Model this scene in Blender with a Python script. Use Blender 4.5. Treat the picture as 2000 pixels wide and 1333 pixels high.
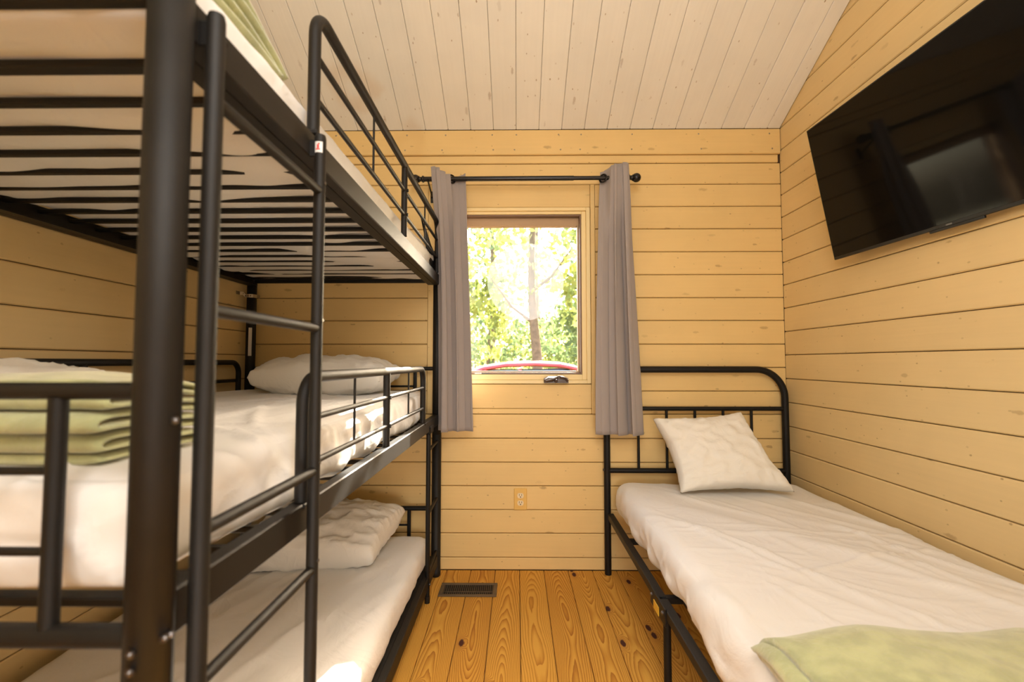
import bpy, math, random
import numpy as np
from mathutils import Vector, Matrix, noise as mn

random.seed(7)
for o in list(bpy.data.objects): bpy.data.objects.remove(o)
S = bpy.context.scene
COL = S.collection
R = math.radians

# ------------------------------------------------------------------ camera
cam = bpy.data.cameras.new('camera'); camo = bpy.data.objects.new('camera', cam); COL.objects.link(camo)
cam.sensor_width = 36.0; cam.lens = 890.0 * 36.0 / 2000.0
camo.matrix_world = Matrix.Translation((0, 0, 1.116)) @ Matrix.Rotation(R(0.62), 4, 'Z') @ Matrix.Rotation(R(90 + 2.67), 4, 'X')
cam.clip_start = 0.02; cam.clip_end = 300
cam.dof.use_dof = True; cam.dof.focus_distance = 2.15; cam.dof.aperture_fstop = 2.8
S.camera = camo
# ------------------------------------------------------------------ view, world, sun, area lights
S.view_settings.view_transform = 'Standard'; S.view_settings.look = 'None'
S.view_settings.gamma = 1.0; S.view_settings.use_curve_mapping = False
S.view_settings.exposure = 0.0
S.cycles.max_bounces = 10; S.cycles.diffuse_bounces = 4; S.cycles.glossy_bounces = 4
S.cycles.transparent_max_bounces = 12; S.cycles.sample_clamp_indirect = 6.0
S.cycles.caustics_reflective = False; S.cycles.caustics_refractive = False
W = bpy.data.worlds.new('world'); S.world = W; W.use_nodes = True
wn = W.node_tree.nodes; wl = W.node_tree.links
bgn = wn['Background']
sky = wn.new('ShaderNodeTexSky'); sky.sky_type = 'NISHITA'; sky.sun_disc = False
sky.sun_elevation = R(35); sky.sun_rotation = R(16); sky.air_density = 1.0; sky.dust_density = 4.0; sky.ozone_density = 1.0
tint = wn.new('ShaderNodeMix'); tint.data_type = 'RGBA'; tint.blend_type = 'MULTIPLY'; tint.inputs[0].default_value = 1.0; tint.inputs[7].default_value = (1.0, 0.92, 0.82, 1)
wl.new(sky.outputs[0], tint.inputs[6]); wl.new(tint.outputs[2], bgn.inputs[0]); bgn.inputs[1].default_value = 2.0
sd = Vector((-0.29, -1.0, -0.70)).normalized()
sun = bpy.data.lights.new('sun', 'SUN'); sun.energy = 42.0; sun.angle = R(0.5); sun.color = (1.0, 0.93, 0.82)
suno = bpy.data.objects.new('sun', sun); COL.objects.link(suno)
suno.rotation_euler = sd.to_track_quat('-Z', 'Y').to_euler()

def area(name, loc, target, sx, sy, power, color):
    l = bpy.data.lights.new(name, 'AREA'); l.shape = 'RECTANGLE'; l.size = sx; l.size_y = sy; l.energy = power; l.color = color
    o = bpy.data.objects.new(name, l); COL.objects.link(o); o.location = loc
    o.rotation_euler = (Vector(target) - Vector(loc)).to_track_quat('-Z', 'Y').to_euler()
    return o
area('soft_fill_light', (0.62, -0.72, 0.48), (-0.10, 2.5, 0.60), 0.70, 0.60, 6.5, (1.0, 0.97, 0.92))  # added fill behind the camera, lifts the lower far wall and bunk sides
fl = area('low_fill_light', (0.05, -0.75, 0.75), (0.02, 2.5, 0.28), 0.5, 0.4, 3.2, (1.0, 0.97, 0.92)); fl.data.spread = R(75)
bounce = bpy.data.lights.new('bounce_flash_fill', 'POINT'); bounce.energy = 66.0; bounce.color = (1.0, 0.98, 0.95); bounce.shadow_soft_size = 0.45  # unseen point light added as bounced flash; no fixture hangs here
bounceo = bpy.data.objects.new('bounce_flash_fill', bounce); COL.objects.link(bounceo); bounceo.location = (0.10, -0.15, 2.05)

# ------------------------------------------------------------------ materials
def newmat(name):
    m = bpy.data.materials.new(name); m.use_nodes = True
    n = m.node_tree.nodes; l = m.node_tree.links
    return m, n, l, n['Principled BSDF']
def simple(name, col, rough=0.5, metal=0.0, spec=0.5, bump=0.0, bscale=200.0, var=0.0, vscale=6.0):
    m, n, l, b = newmat(name)
    b.inputs['Base Color'].default_value = (*col, 1); b.inputs['Roughness'].default_value = rough
    b.inputs['Metallic'].default_value = metal; b.inputs['Specular IOR Level'].default_value = spec
    tc = n.new('ShaderNodeTexCoord')
    if bump:
        nz = n.new('ShaderNodeTexNoise'); nz.inputs['Scale'].default_value = bscale; nz.inputs['Detail'].default_value = 3
        l.new(tc.outputs['Object'], nz.inputs['Vector'])
        bp = n.new('ShaderNodeBump'); bp.inputs['Strength'].default_value = bump; bp.inputs['Distance'].default_value = 0.002
        l.new(nz.outputs['Fac'], bp.inputs['Height']); l.new(bp.outputs['Normal'], b.inputs['Normal'])
    if var:
        n2 = n.new('ShaderNodeTexNoise'); n2.inputs['Scale'].default_value = vscale; n2.inputs['Detail'].default_value = 4
        l.new(tc.outputs['Object'], n2.inputs['Vector'])
        cr = n.new('ShaderNodeValToRGB'); cr.color_ramp.elements[0].position = 0.3; cr.color_ramp.elements[1].position = 0.7
        cr.color_ramp.elements[0].color = (*[c * (1 - var) for c in col], 1); cr.color_ramp.elements[1].color = (*[min(1, c * (1 + var)) for c in col], 1)
        l.new(n2.outputs['Fac'], cr.inputs[0]); l.new(cr.outputs[0], b.inputs['Base Color'])
    return m
def mth(n, l, op, a, b=None, c=None, clamp=False):
    x = n.new('ShaderNodeMath'); x.operation = op; x.use_clamp = clamp
    for i, v in enumerate((a, b, c)):
        if v is None: continue
        if isinstance(v, (int, float)): x.inputs[i].default_value = v
        else: l.new(v, x.inputs[i])
    return x.outputs[0]
def mixc(n, l, f, a, b, mode='MIX'):
    x = n.new('ShaderNodeMix'); x.data_type = 'RGBA'; x.blend_type = mode
    for i, v in ((0, f), (6, a), (7, b)):
        if isinstance(v, tuple): x.inputs[i].default_value = (*v, 1)
        elif isinstance(v, (int, float)): x.inputs[i].default_value = v
        else: l.new(v, x.inputs[i])
    return x.outputs[2]
def rampf(n, l, v, lo, hi, inv=False):
    x = n.new('ShaderNodeMapRange'); x.interpolation_type = 'SMOOTHSTEP'
    x.inputs[1].default_value = lo; x.inputs[2].default_value = hi
    x.inputs[3].default_value = 1.0 if inv else 0.0; x.inputs[4].default_value = 0.0 if inv else 1.0
    l.new(v, x.inputs[0]); return x.outputs[0]

def painted(name, axis, col=(0.78, 0.55, 0.235), stain=False):
    """cream painted boards; axis = direction of the grain (0 x, 1 y)"""
    m, n, l, b = newmat(name)
    geo = n.new('ShaderNodeNewGeometry'); oi = n.new('ShaderNodeObjectInfo')
    sep = n.new('ShaderNodeSeparateXYZ'); l.new(geo.outputs['Position'], sep.inputs[0])
    off = mth(n, l, 'MULTIPLY', oi.outputs['Random'], 37.0)
    cs = [sep.outputs[0], sep.outputs[1], sep.outputs[2]]
    along = mth(n, l, 'ADD', cs[axis], off)
    if axis == 1 and name == 'painted_ceiling': across = cs[0]; third = None
    else: across = cs[2]; third = None
    cmb = n.new('ShaderNodeCombineXYZ')
    l.new(mth(n, l, 'MULTIPLY', along, 3.2), cmb.inputs[0]); l.new(mth(n, l, 'MULTIPLY', across, 9.0), cmb.inputs[1])
    # knots showing through the paint
    vor = n.new('ShaderNodeTexVoronoi'); vor.voronoi_dimensions = '2D'; vor.inputs['Scale'].default_value = 1.0; l.new(cmb.outputs[0], vor.inputs['Vector'])
    vs = n.new('ShaderNodeSeparateColor'); l.new(vor.outputs['Color'], vs.inputs[0])
    size = mth(n, l, 'MULTIPLY', mth(n, l, 'SUBTRACT', vs.outputs[0], 0.35, clamp=True), 0.13)
    nd = n.new('ShaderNodeTexNoise'); nd.inputs['Scale'].default_value = 60; nd.inputs['Detail'].default_value = 2; l.new(geo.outputs['Position'], nd.inputs['Vector'])
    dd = mth(n, l, 'ADD', vor.outputs['Distance'], mth(n, l, 'MULTIPLY', mth(n, l, 'SUBTRACT', nd.outputs['Fac'], 0.5), 0.10))
    rel = mth(n, l, 'DIVIDE', dd, mth(n, l, 'MAXIMUM', size, 0.004))
    knot = rampf(n, l, rel, 0.55, 1.15, inv=True)
    knot = mth(n, l, 'MULTIPLY', knot, mth(n, l, 'GREATER_THAN', vs.outputs[0], 0.42))
    depth = mth(n, l, 'MULTIPLY', knot, mth(n, l, 'MULTIPLY_ADD', vs.outputs[1], 0.50, 0.0))
    # grain
    cg = n.new('ShaderNodeCombineXYZ'); l.new(mth(n, l, 'MULTIPLY', along, 2.5), cg.inputs[0]); l.new(mth(n, l, 'MULTIPLY', across, 70.0), cg.inputs[1])
    ng = n.new('ShaderNodeTexNoise'); ng.inputs['Scale'].default_value = 1.0; ng.inputs['Detail'].default_value = 4; l.new(cg.outputs[0], ng.inputs['Vector'])
    # blotchy brush variation
    nb = n.new('ShaderNodeTexNoise'); nb.inputs['Scale'].default_value = 5.0; nb.inputs['Detail'].default_value = 3; l.new(geo.outputs['Position'], nb.inputs['Vector'])
    v = mth(n, l, 'MULTIPLY_ADD', ng.outputs['Fac'], 0.07, 0.93)
    v = mth(n, l, 'ADD', v, mth(n, l, 'MULTIPLY', mth(n, l, 'SUBTRACT', nb.outputs['Fac'], 0.5), 0.12))
    v = mth(n, l, 'ADD', v, mth(n, l, 'MULTIPLY', mth(n, l, 'SUBTRACT', oi.outputs['Random'], 0.5), 0.05))
    base = mixc(n, l, 1.0, col, v, 'MULTIPLY') if False else None
    vm = n.new('ShaderNodeVectorMath'); vm.operation = 'SCALE'; vm.inputs[0].default_value = col; l.new(v, vm.inputs['Scale'])
    c = mixc(n, l, depth, vm.outputs[0], (0.22, 0.11, 0.04))
    # short dark scuffs and drip marks
    cs2 = n.new('ShaderNodeCombineXYZ'); l.new(mth(n, l, 'MULTIPLY', along, 9.0), cs2.inputs[0]); l.new(mth(n, l, 'MULTIPLY', across, 9.0), cs2.inputs[1])
    nm = n.new('ShaderNodeTexNoise'); nm.inputs['Scale'].default_value = 1.0; nm.inputs['Detail'].default_value = 8; nm.inputs['Roughness'].default_value = 0.75; l.new(cs2.outputs[0], nm.inputs['Vector'])
    mark = mth(n, l, 'MULTIPLY', rampf(n, l, nm.outputs['Fac'], 0.665, 0.74), 0.38)
    v2 = n.new('ShaderNodeTexVoronoi'); v2.voronoi_dimensions = '2D'; v2.inputs['Scale'].default_value = 1.0
    c2 = n.new('ShaderNodeCombineXYZ'); l.new(mth(n, l, 'MULTIPLY', along, 11.0), c2.inputs[0]); l.new(mth(n, l, 'MULTIPLY', across, 17.0), c2.inputs[1]); l.new(c2.outputs[0], v2.inputs['Vector'])
    s2c = n.new('ShaderNodeSeparateColor'); l.new(v2.outputs['Color'], s2c.inputs[0])
    d3 = mth(n, l, 'ADD', v2.outputs['Distance'], mth(n, l, 'MULTIPLY', mth(n, l, 'SUBTRACT', nd.outputs['Fac'], 0.5), 0.12))
    speck = mth(n, l, 'MULTIPLY', rampf(n, l, d3, 0.025, 0.06, inv=True), mth(n, l, 'GREATER_THAN', s2c.outputs[0], 0.66))
    speck = mth(n, l, 'MULTIPLY', speck, mth(n, l, 'MULTIPLY_ADD', s2c.outputs[1], 0.65, 0.10))
    mark = mth(n, l, 'MAXIMUM', mark, speck)
    c = mixc(n, l, mark, c, (0.33, 0.20, 0.09))
    if stain:
        for (sx_, sy_, sz_, rr, st) in ((-0.83, 2.28, 2.55, 0.15, 0.20), (-0.62, 2.50, 2.33, 0.15, 0.18)):
            vd = n.new('ShaderNodeVectorMath'); vd.operation = 'DISTANCE'; l.new(geo.outputs['Position'], vd.inputs[0]); vd.inputs[1].default_value = (sx_, sy_, sz_)
            d2 = mth(n, l, 'ADD', vd.outputs['Value'], mth(n, l, 'MULTIPLY', mth(n, l, 'SUBTRACT', nb.outputs['Fac'], 0.5), 0.22))
            s1 = rampf(n, l, d2, rr * 0.35, rr, inv=True)
            s2 = mth(n, l, 'MULTIPLY', s1, rampf(n, l, d2, 0.0, rr * 0.75))
            c = mixc(n, l, mth(n, l, 'MULTIPLY', s2, st * 2.0, clamp=True), c, (0.60, 0.36, 0.13))
    l.new(c, b.inputs['Base Color'])
    b.inputs['Roughness'].default_value = 0.52; b.inputs['Specular IOR Level'].default_value = 0.35
    bp = n.new('ShaderNodeBump'); bp.inputs['Strength'].default_value = 0.35; bp.inputs['Distance'].default_value = 0.0015
    h = mth(n, l, 'SUBTRACT', ng.outputs['Fac'], mth(n, l, 'MULTIPLY', knot, 0.5)); l.new(h, bp.inputs['Height']); l.new(bp.outputs[0], b.inputs['Normal'])
    return m

def pine(name):
    m, n, l, b = newmat(name)
    tc = n.new('ShaderNodeTexCoord'); oi = n.new('ShaderNodeObjectInfo')
    sep = n.new('ShaderNodeSeparateXYZ'); l.new(tc.outputs['Object'], sep.inputs[0])
    x, y = sep.outputs[0], sep.outputs[1]
    off = mth(n, l, 'MULTIPLY', oi.outputs['Random'], 61.0)
    yo = mth(n, l, 'ADD', y, off)
    def nz(sx, sy, det=2, add=0.0):
        c = n.new('ShaderNodeCombineXYZ'); l.new(mth(n, l, 'MULTIPLY', x, sx), c.inputs[0]); l.new(mth(n, l, 'MULTIPLY', yo, sy), c.inputs[1]); c.inputs[2].default_value = add
        t = n.new('ShaderNodeTexNoise'); t.inputs['Scale'].default_value = 1.0; t.inputs['Detail'].default_value = det; l.new(c.outputs[0], t.inputs['Vector']); return t.outputs['Fac']
    # knots
    c = n.new('ShaderNodeCombineXYZ'); l.new(mth(n, l, 'MULTIPLY', x, 7.0), c.inputs[0]); l.new(mth(n, l, 'MULTIPLY', yo, 3.1), c.inputs[1])
    vor = n.new('ShaderNodeTexVoronoi'); vor.voronoi_dimensions = '2D'; vor.inputs['Scale'].default_value = 1.0; vor.inputs['Randomness'].default_value = 0.9; l.new(c.outputs[0], vor.inputs['Vector'])
    vs = n.new('ShaderNodeSeparateColor'); l.new(vor.outputs['Color'], vs.inputs[0])
    has = mth(n, l, 'GREATER_THAN', vs.outputs[0], 0.64)
    kd = mth(n, l, 'ADD', vor.outputs['Distance'], mth(n, l, 'MULTIPLY', mth(n, l, 'SUBTRACT', nz(60, 60), 0.5), 0.03))
    knot = mth(n, l, 'MULTIPLY', rampf(n, l, kd, 0.055, 0.085, inv=True), has)
    halo = mth(n, l, 'MULTIPLY', rampf(n, l, kd, 0.05, 0.22, inv=True), has)
    # flat-sawn rings: cathedrals where the heart depth varies along the board
    h = mth(n, l, 'MULTIPLY', mth(n, l, 'SUBTRACT', nz(0.0, 0.75, 2), 0.25), 0.20)
    cx = mth(n, l, 'MULTIPLY', mth(n, l, 'SUBTRACT', nz(0.0, 0.6, 2, 5.0), 0.5), 0.16)
    xc = mth(n, l, 'ADD', x, cx)
    r = mth(n, l, 'SQRT', mth(n, l, 'ADD', mth(n, l, 'MULTIPLY', xc, xc), mth(n, l, 'MULTIPLY', h, h)))
    r = mth(n, l, 'ADD', r, mth(n, l, 'MULTIPLY', nz(16, 1.6, 4, 9.0), 0.016))
    r = mth(n, l, 'SUBTRACT', r, mth(n, l, 'MULTIPLY', halo, 0.022))
    ring = mth(n, l, 'FRACT', mth(n, l, 'DIVIDE', mth(n, l, 'MULTIPLY', r, mth(n, l, 'MULTIPLY_ADD', nz(5, 0.4, 1, 2.0), 0.8, 0.6)), 0.0056))
    dark = mth(n, l, 'POWER', ring, 2.0)
    edge = rampf(n, l, ring, 0.93, 1.0, inv=True)
    dark = mth(n, l, 'MULTIPLY', dark, edge)
    fine = nz(420, 5, 2, 3.0)
    tone = mth(n, l, 'ADD', mth(n, l, 'MULTIPLY', dark, 1.0), mth(n, l, 'MULTIPLY', mth(n, l, 'SUBTRACT', fine, 0.5), 0.35))
    tone = mth(n, l, 'ADD', tone, mth(n, l, 'MULTIPLY', mth(n, l, 'SUBTRACT', oi.outputs['Random'], 0.5), 0.34), clamp=True)
    cr = n.new('ShaderNodeValToRGB'); e = cr.color_ramp.elements
    e[0].position = 0.0; e[0].color = (0.73, 0.385, 0.062, 1); e[1].position = 1.0; e[1].color = (0.36, 0.125, 0.015, 1)
    e2 = cr.color_ramp.elements.new(0.45); e2.color = (0.58, 0.265, 0.034, 1)
    l.new(tone, cr.inputs[0])
    col = mixc(n, l, mth(n, l, 'MULTIPLY', halo, 0.35), cr.outputs[0], (0.40, 0.15, 0.03))
    col = mixc(n, l, knot, col, (0.075, 0.022, 0.012))
    l.new(col, b.inputs['Base Color']); b.inputs['Roughness'].default_value = 1.3; b.inputs['Specular IOR Level'].default_value = 0.4
    bp = n.new('ShaderNodeBump'); bp.inputs['Strength'].default_value = 0.25; bp.inputs['Distance'].default_value = 0.001
    l.new(mth(n, l, 'SUBTRACT', 1.0, tone), bp.inputs['Height']); l.new(bp.outputs[0], b.inputs['Normal'])
    return m

def cloth(name, col, fine=600, wr=9.0, wstr=0.5, rough=0.9, sheen=0.15, var=0.0, fstr=0.15):
    m, n, l, b = newmat(name)
    tc = n.new('ShaderNodeTexCoord')
    n1 = n.new('ShaderNodeTexNoise'); n1.inputs['Scale'].default_value = wr; n1.inputs['Detail'].default_value = 5; n1.inputs['Distortion'].default_value = 0.8; l.new(tc.outputs['Object'], n1.inputs['Vector'])
    n2 = n.new('ShaderNodeTexNoise'); n2.inputs['Scale'].default_value = fine; n2.inputs['Detail'].default_value = 2; l.new(tc.outputs['Object'], n2.inputs['Vector'])
    # ridged creases
    rid = mth(n, l, 'SUBTRACT', 1.0, mth(n, l, 'ABSOLUTE', mth(n, l, 'MULTIPLY_ADD', n1.outputs['Fac'], 4.0, -2.0)), clamp=True)
    b1 = n.new('ShaderNodeBump'); b1.inputs['Strength'].default_value = wstr; b1.inputs['Distance'].default_value = 0.006; l.new(rid, b1.inputs['Height'])
    b2 = n.new('ShaderNodeBump'); b2.inputs['Strength'].default_value = fstr; b2.inputs['Distance'].default_value = 0.001; l.new(n2.outputs['Fac'], b2.inputs['Height']); l.new(b1.outputs[0], b2.inputs['Normal'])
    l.new(b2.outputs[0], b.inputs['Normal'])
    b.inputs['Roughness'].default_value = rough; b.inputs['Sheen Weight'].default_value = sheen; b.inputs['Specular IOR Level'].default_value = 0.15
    if var:
        n3 = n.new('ShaderNodeTexNoise'); n3.inputs['Scale'].default_value = 22; n3.inputs['Detail'].default_value = 4; l.new(tc.outputs['Object'], n3.inputs['Vector'])
        c = mixc(n, l, rampf(n, l, n3.outputs['Fac'], 0.35, 0.65), tuple(k * (1 - var) for k in col), tuple(min(1, k * (1 + var)) for k in col)); l.new(c, b.inputs['Base Color'])
    else: b.inputs['Base Color'].default_value = (*col, 1)
    return m

M = {}
M['wall_x'] = painted('painted_back_wall', 0, stain=True)
M['wall_y'] = painted('painted_side_wall', 1, (0.77, 0.57, 0.28))
M['ceil'] = painted('painted_ceiling', 1, (0.86, 0.825, 0.76), stain=True)
M['trim'] = painted('painted_trim', 0, (0.78, 0.55, 0.235))
M['winpaint'] = simple('window_cream_paint', (0.80, 0.62, 0.30), 0.4, bump=0.1, bscale=60)
M['gap'] = simple('dark_joint', (0.12, 0.06, 0.022), 0.9, bump=0.1)
M['plaster'] = simple('painted_far_end', (0.74, 0.60, 0.40), 0.6, bump=0.2, bscale=40)
M['pine'] = pine('orange_pine')
M['black'] = simple('black_powder_coat', (0.008, 0.007, 0.006), 0.45, 0.0, 0.25, bump=0.35, bscale=900, var=0.12, vscale=20)
M['gun'] = simple('gunmetal_powder_coat', (0.012, 0.010, 0.008), 0.48, 0.0, 0.25, bump=0.3, bscale=900, var=0.12, vscale=20)
M['bolt'] = simple('dull_steel_bolt', (0.16, 0.15, 0.15), 0.35, 1.0, 0.5, bump=0.1, bscale=300)
M['sheet'] = cloth('white_sheet', (0.79, 0.765, 0.735), wr=5.5, wstr=0.45)
M['pillow'] = cloth('white_pillowcase', (0.80, 0.765, 0.70), wr=8, wstr=0.35)
M['fleece'] = cloth('sage_fleece', (0.42, 0.43, 0.215), fine=350, wr=30, wstr=0.25, sheen=0.6, var=0.12, fstr=0.6)
M['curtain'] = cloth('grey_curtain', (0.325, 0.285, 0.272), fine=900, wr=1.2, wstr=0.02, rough=0.75, sheen=0.2, fstr=0.08)
M['brown'] = simple('bronze_window_vinyl', (0.17, 0.095, 0.055), 0.45, bump=0.1)
M['sashtan'] = simple('tan_sash', (0.42, 0.27, 0.14), 0.5, bump=0.05)
M['crank'] = simple('brown_crank', (0.055, 0.028, 0.018), 0.3, bump=0.1)
M['rod'] = simple('dark_bronze_rod', (0.012, 0.010, 0.010), 0.25, 0.3, bump=0.05)
M['screen'] = simple('black_glass_screen', (0.003, 0.003, 0.003), 0.06, 0.0, 0.16)
M['bezel'] = simple('black_plastic', (0.006, 0.006, 0.006), 0.45, bump=0.1)
M['vent'] = simple('brown_vent_metal', (0.13, 0.095, 0.06), 0.45, 0.4, bump=0.2, bscale=300, var=0.15)
M['ventdark'] = simple('duct_dark', (0.008, 0.006, 0.005), 0.9, bump=0.1)
M['plate'] = simple('ivory_plate', (0.74, 0.46, 0.12), 0.4, bump=0.05)
M['socket'] = simple('cream_socket', (0.80, 0.66, 0.42), 0.4, bump=0.05)
M['dark'] = simple('slot_dark', (0.03, 0.02, 0.01), 0.8, bump=0.05)
M['strap'] = simple('galvanised_strap', (0.45, 0.38, 0.28), 0.4, 0.8, bump=0.2)
M['stick'] = simple('white_sticker', (0.75, 0.72, 0.68), 0.5, bump=0.05)
M['red'] = simple('red_print', (0.65, 0.05, 0.04), 0.5, bump=0.05)
M['yellow'] = simple('yellow_sticker', (0.70, 0.42, 0.04), 0.5, bump=0.05)
M['grey'] = simple('grey_print', (0.10, 0.09, 0.08), 0.6, bump=0.05)
M['bark'] = simple('tree_bark', (0.20, 0.13, 0.08), 0.9, bump=0.9, bscale=18, var=0.35, vscale=9)
M['grass'] = simple('grass', (0.20, 0.17, 0.09), 0.9, bump=0.8, bscale=30, var=0.4, vscale=1.5)
def leafmat(name, c1, c2):
    m, n, l, b = newmat(name)
    geo = n.new('ShaderNodeNewGeometry')
    t = n.new('ShaderNodeTexNoise'); t.inputs['Scale'].default_value = 1.1; t.inputs['Detail'].default_value = 4; l.new(geo.outputs['Position'], t.inputs['Vector'])
    c = mixc(n, l, rampf(n, l, t.outputs['Fac'], 0.38, 0.62), c1, c2)
    l.new(c, b.inputs['Base Color']); b.inputs['Roughness'].default_value = 0.6
    tr = n.new('ShaderNodeBsdfTranslucent'); l.new(c, tr.inputs[0])
    mx = n.new('ShaderNodeMixShader'); mx.inputs[0].default_value = 0.5
    l.new(b.outputs[0], mx.inputs[1]); l.new(tr.outputs[0], mx.inputs[2]); l.new(mx.outputs[0], n['Material Output'].inputs[0])
    return m
M['leaf'] = leafmat('yellow_green_leaves', (0.34, 0.36, 0.07), (0.20, 0.26, 0.07))
M['leafd'] = leafmat('mid_green_leaves', (0.20, 0.27, 0.09), (0.11, 0.17, 0.08))
def glassmat():
    m, n, l, b = newmat('window_glass'); n.remove(b)
    tr = n.new('ShaderNodeBsdfTransparent'); tr.inputs[0].default_value = (0.97, 0.98, 0.97, 1)
    gl = n.new('ShaderNodeBsdfGlossy'); gl.inputs['Roughness'].default_value = 0.02
    fr = n.new('ShaderNodeFresnel'); ge = n.new('ShaderNodeNewGeometry'); l.new(mth(n, l, 'MULTIPLY_ADD', ge.outputs['Backfacing'], 1 / 1.45 - 1.45, 1.45), fr.inputs[0])
    mx = n.new('ShaderNodeMixShader'); l.new(fr.outputs[0], mx.inputs[0]); l.new(tr.outputs[0], mx.inputs[1]); l.new(gl.outputs[0], mx.inputs[2])
    l.new(mx.outputs[0], n['Material Output'].inputs[0]); return m
M['glass'] = glassmat()
M['carred'] = simple('red_car_paint', (0.50, 0.03, 0.03), 0.22, 0.1, 0.6, bump=0.02, bscale=40)
M['carred'].node_tree.nodes['Principled BSDF'].inputs['Coat Weight'].default_value = 1.0
M['carglass'] = simple('car_window_glass', (0.03, 0.035, 0.04), 0.08, 0.0, 0.6)
M['rubber'] = simple('tyre_rubber', (0.02, 0.02, 0.02), 0.8, bump=0.3, bscale=60)
M['chrome'] = simple('alloy_wheel', (0.6, 0.6, 0.6), 0.25, 1.0, bump=0.05)

# ------------------------------------------------------------------ mesh helpers
WT = {}      # world position of each object's origin
class MB:
    def __init__(s): s.v = []; s.f = []; s.sm = []
    def add(s, vs, fs, smooth=False):
        k = len(s.v); s.v += [tuple(p) for p in vs]; s.f += [tuple(i + k for i in f) for f in fs]; s.sm += [smooth] * len(fs); return s
    def box(s, x0, x1, y0, y1, z0, z1, b=0.0, mat=None):
        x0, x1 = min(x0, x1), max(x0, x1); y0, y1 = min(y0, y1), max(y0, y1); z0, z1 = min(z0, z1), max(z0, z1)
        if b <= 0:
            vs = [(x0, y0, z0), (x1, y0, z0), (x1, y1, z0), (x0, y1, z0), (x0, y0, z1), (x1, y0, z1), (x1, y1, z1), (x0, y1, z1)]
            fs = [(3, 2, 1, 0), (4, 5, 6, 7), (0, 1, 5, 4), (1, 2, 6, 5), (2, 3, 7, 6), (3, 0, 4, 7)]
        else:
            c = [(x0, x1), (y0, y1), (z0, z1)]; vs = []; idx = {}
            for i in (0, 1):
                for j in (0, 1):
                    for k in (0, 1):
                        for a in range(3):
                            p = [c[0][i], c[1][j], c[2][k]]
                            for q in range(3):
                                if q != a: p[q] += b if (i, j, k)[q] == 0 else -b
                            idx[(i, j, k, a)] = len(vs); vs.append(tuple(p))
            I = lambda i, j, k, a: idx[(i, j, k, a)]
            fs = [(I(0,0,0,0), I(0,0,1,0), I(0,1,1,0), I(0,1,0,0)), (I(1,0,0,0), I(1,1,0,0), I(1,1,1,0), I(1,0,1,0)),
                  (I(0,0,0,1), I(1,0,0,1), I(1,0,1,1), I(0,0,1,1)), (I(0,1,0,1), I(0,1,1,1), I(1,1,1,1), I(1,1,0,1)),
                  (I(0,0,0,2), I(0,1,0,2), I(1,1,0,2), I(1,0,0,2)), (I(0,0,1,2), I(1,0,1,2), I(1,1,1,2), I(0,1,1,2))]
            for i in (0, 1):
                for j in (0, 1):
                    fs.append((I(i,j,0,0), I(i,j,0,1), I(i,j,1,1), I(i,j,1,0)) if (i ^ j) == 0 else (I(i,j,1,0), I(i,j,1,1), I(i,j,0,1), I(i,j,0,0)))
                    fs.append((I(i,0,j,0), I(i,0,j,2), I(i,1,j,2), I(i,1,j,0)) if (i ^ j) else (I(i,1,j,0), I(i,1,j,2), I(i,0,j,2), I(i,0,j,0)))
                    fs.append((I(0,i,j,1), I(0,i,j,2), I(1,i,j,2), I(1,i,j,1)) if (i ^ j) == 0 else (I(1,i,j,1), I(1,i,j,2), I(0,i,j,2), I(0,i,j,1)))
                    for k in (0, 1):
                        t = (I(i,j,k,0), I(i,j,k,1), I(i,j,k,2)); fs.append(t if (i + j + k) % 2 else t[::-1])
        if mat is not None: vs = [tuple(mat @ Vector(p)) for p in vs]
        return s.add(vs, fs)
    def tube(s, pts, r, n=16, caps=True, rs=None):
        P = [Vector(p) for p in pts]; m = len(P); T = []
        for i in range(m):
            a = P[max(0, i - 1)]; b = P[min(m - 1, i + 1)]; T.append((b - a).normalized())
        up = Vector((0, 0, 1)) if abs(T[0].z) < 0.9 else Vector((0, 1, 0))
        u = T[0].cross(up).normalized(); vs = []
        for i in range(m):
            u = (u - T[i] * u.dot(T[i])).normalized(); w = T[i].cross(u)
            k = 1.0
            if 0 < i < m - 1:
                c = (P[i] - P[i - 1]).normalized().dot((P[i + 1] - P[i]).normalized()); k = 1.0 / max(0.6, math.sqrt((1 + c) / 2))
            rr = rs[i] if rs else r
            for j in range(n):
                a = 2 * math.pi * j / n; vs.append(P[i] + (u * math.cos(a) + w * math.sin(a)) * rr)
        fs = [(i * n + j, i * n + (j + 1) % n, (i + 1) * n + (j + 1) % n, (i + 1) * n + j) for i in range(m - 1) for j in range(n)]
        s.add(vs, fs, True)
        if caps:
            s.add(vs[:n], [tuple(range(n))[::-1]]); s.add(vs[-n:], [tuple(range(n))])
        return s
    def lathe(s, c, prof, n=20, axis='Z'):
        vs = []
        for (r, h) in prof:
            for j in range(n):
                a = 2 * math.pi * j / n; p = (r * math.cos(a), r * math.sin(a), h)
                if axis == 'X': p = (p[2], p[0], p[1])
                if axis == 'Y': p = (p[1], p[2], p[0])
                vs.append((c[0] + p[0], c[1] + p[1], c[2] + p[2]))
        m = len(prof)
        fs = [(i * n + j, i * n + (j + 1) % n, (i + 1) * n + (j + 1) % n, (i + 1) * n + j) for i in range(m - 1) for j in range(n)]
        return s.add(vs, fs, True)
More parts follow.
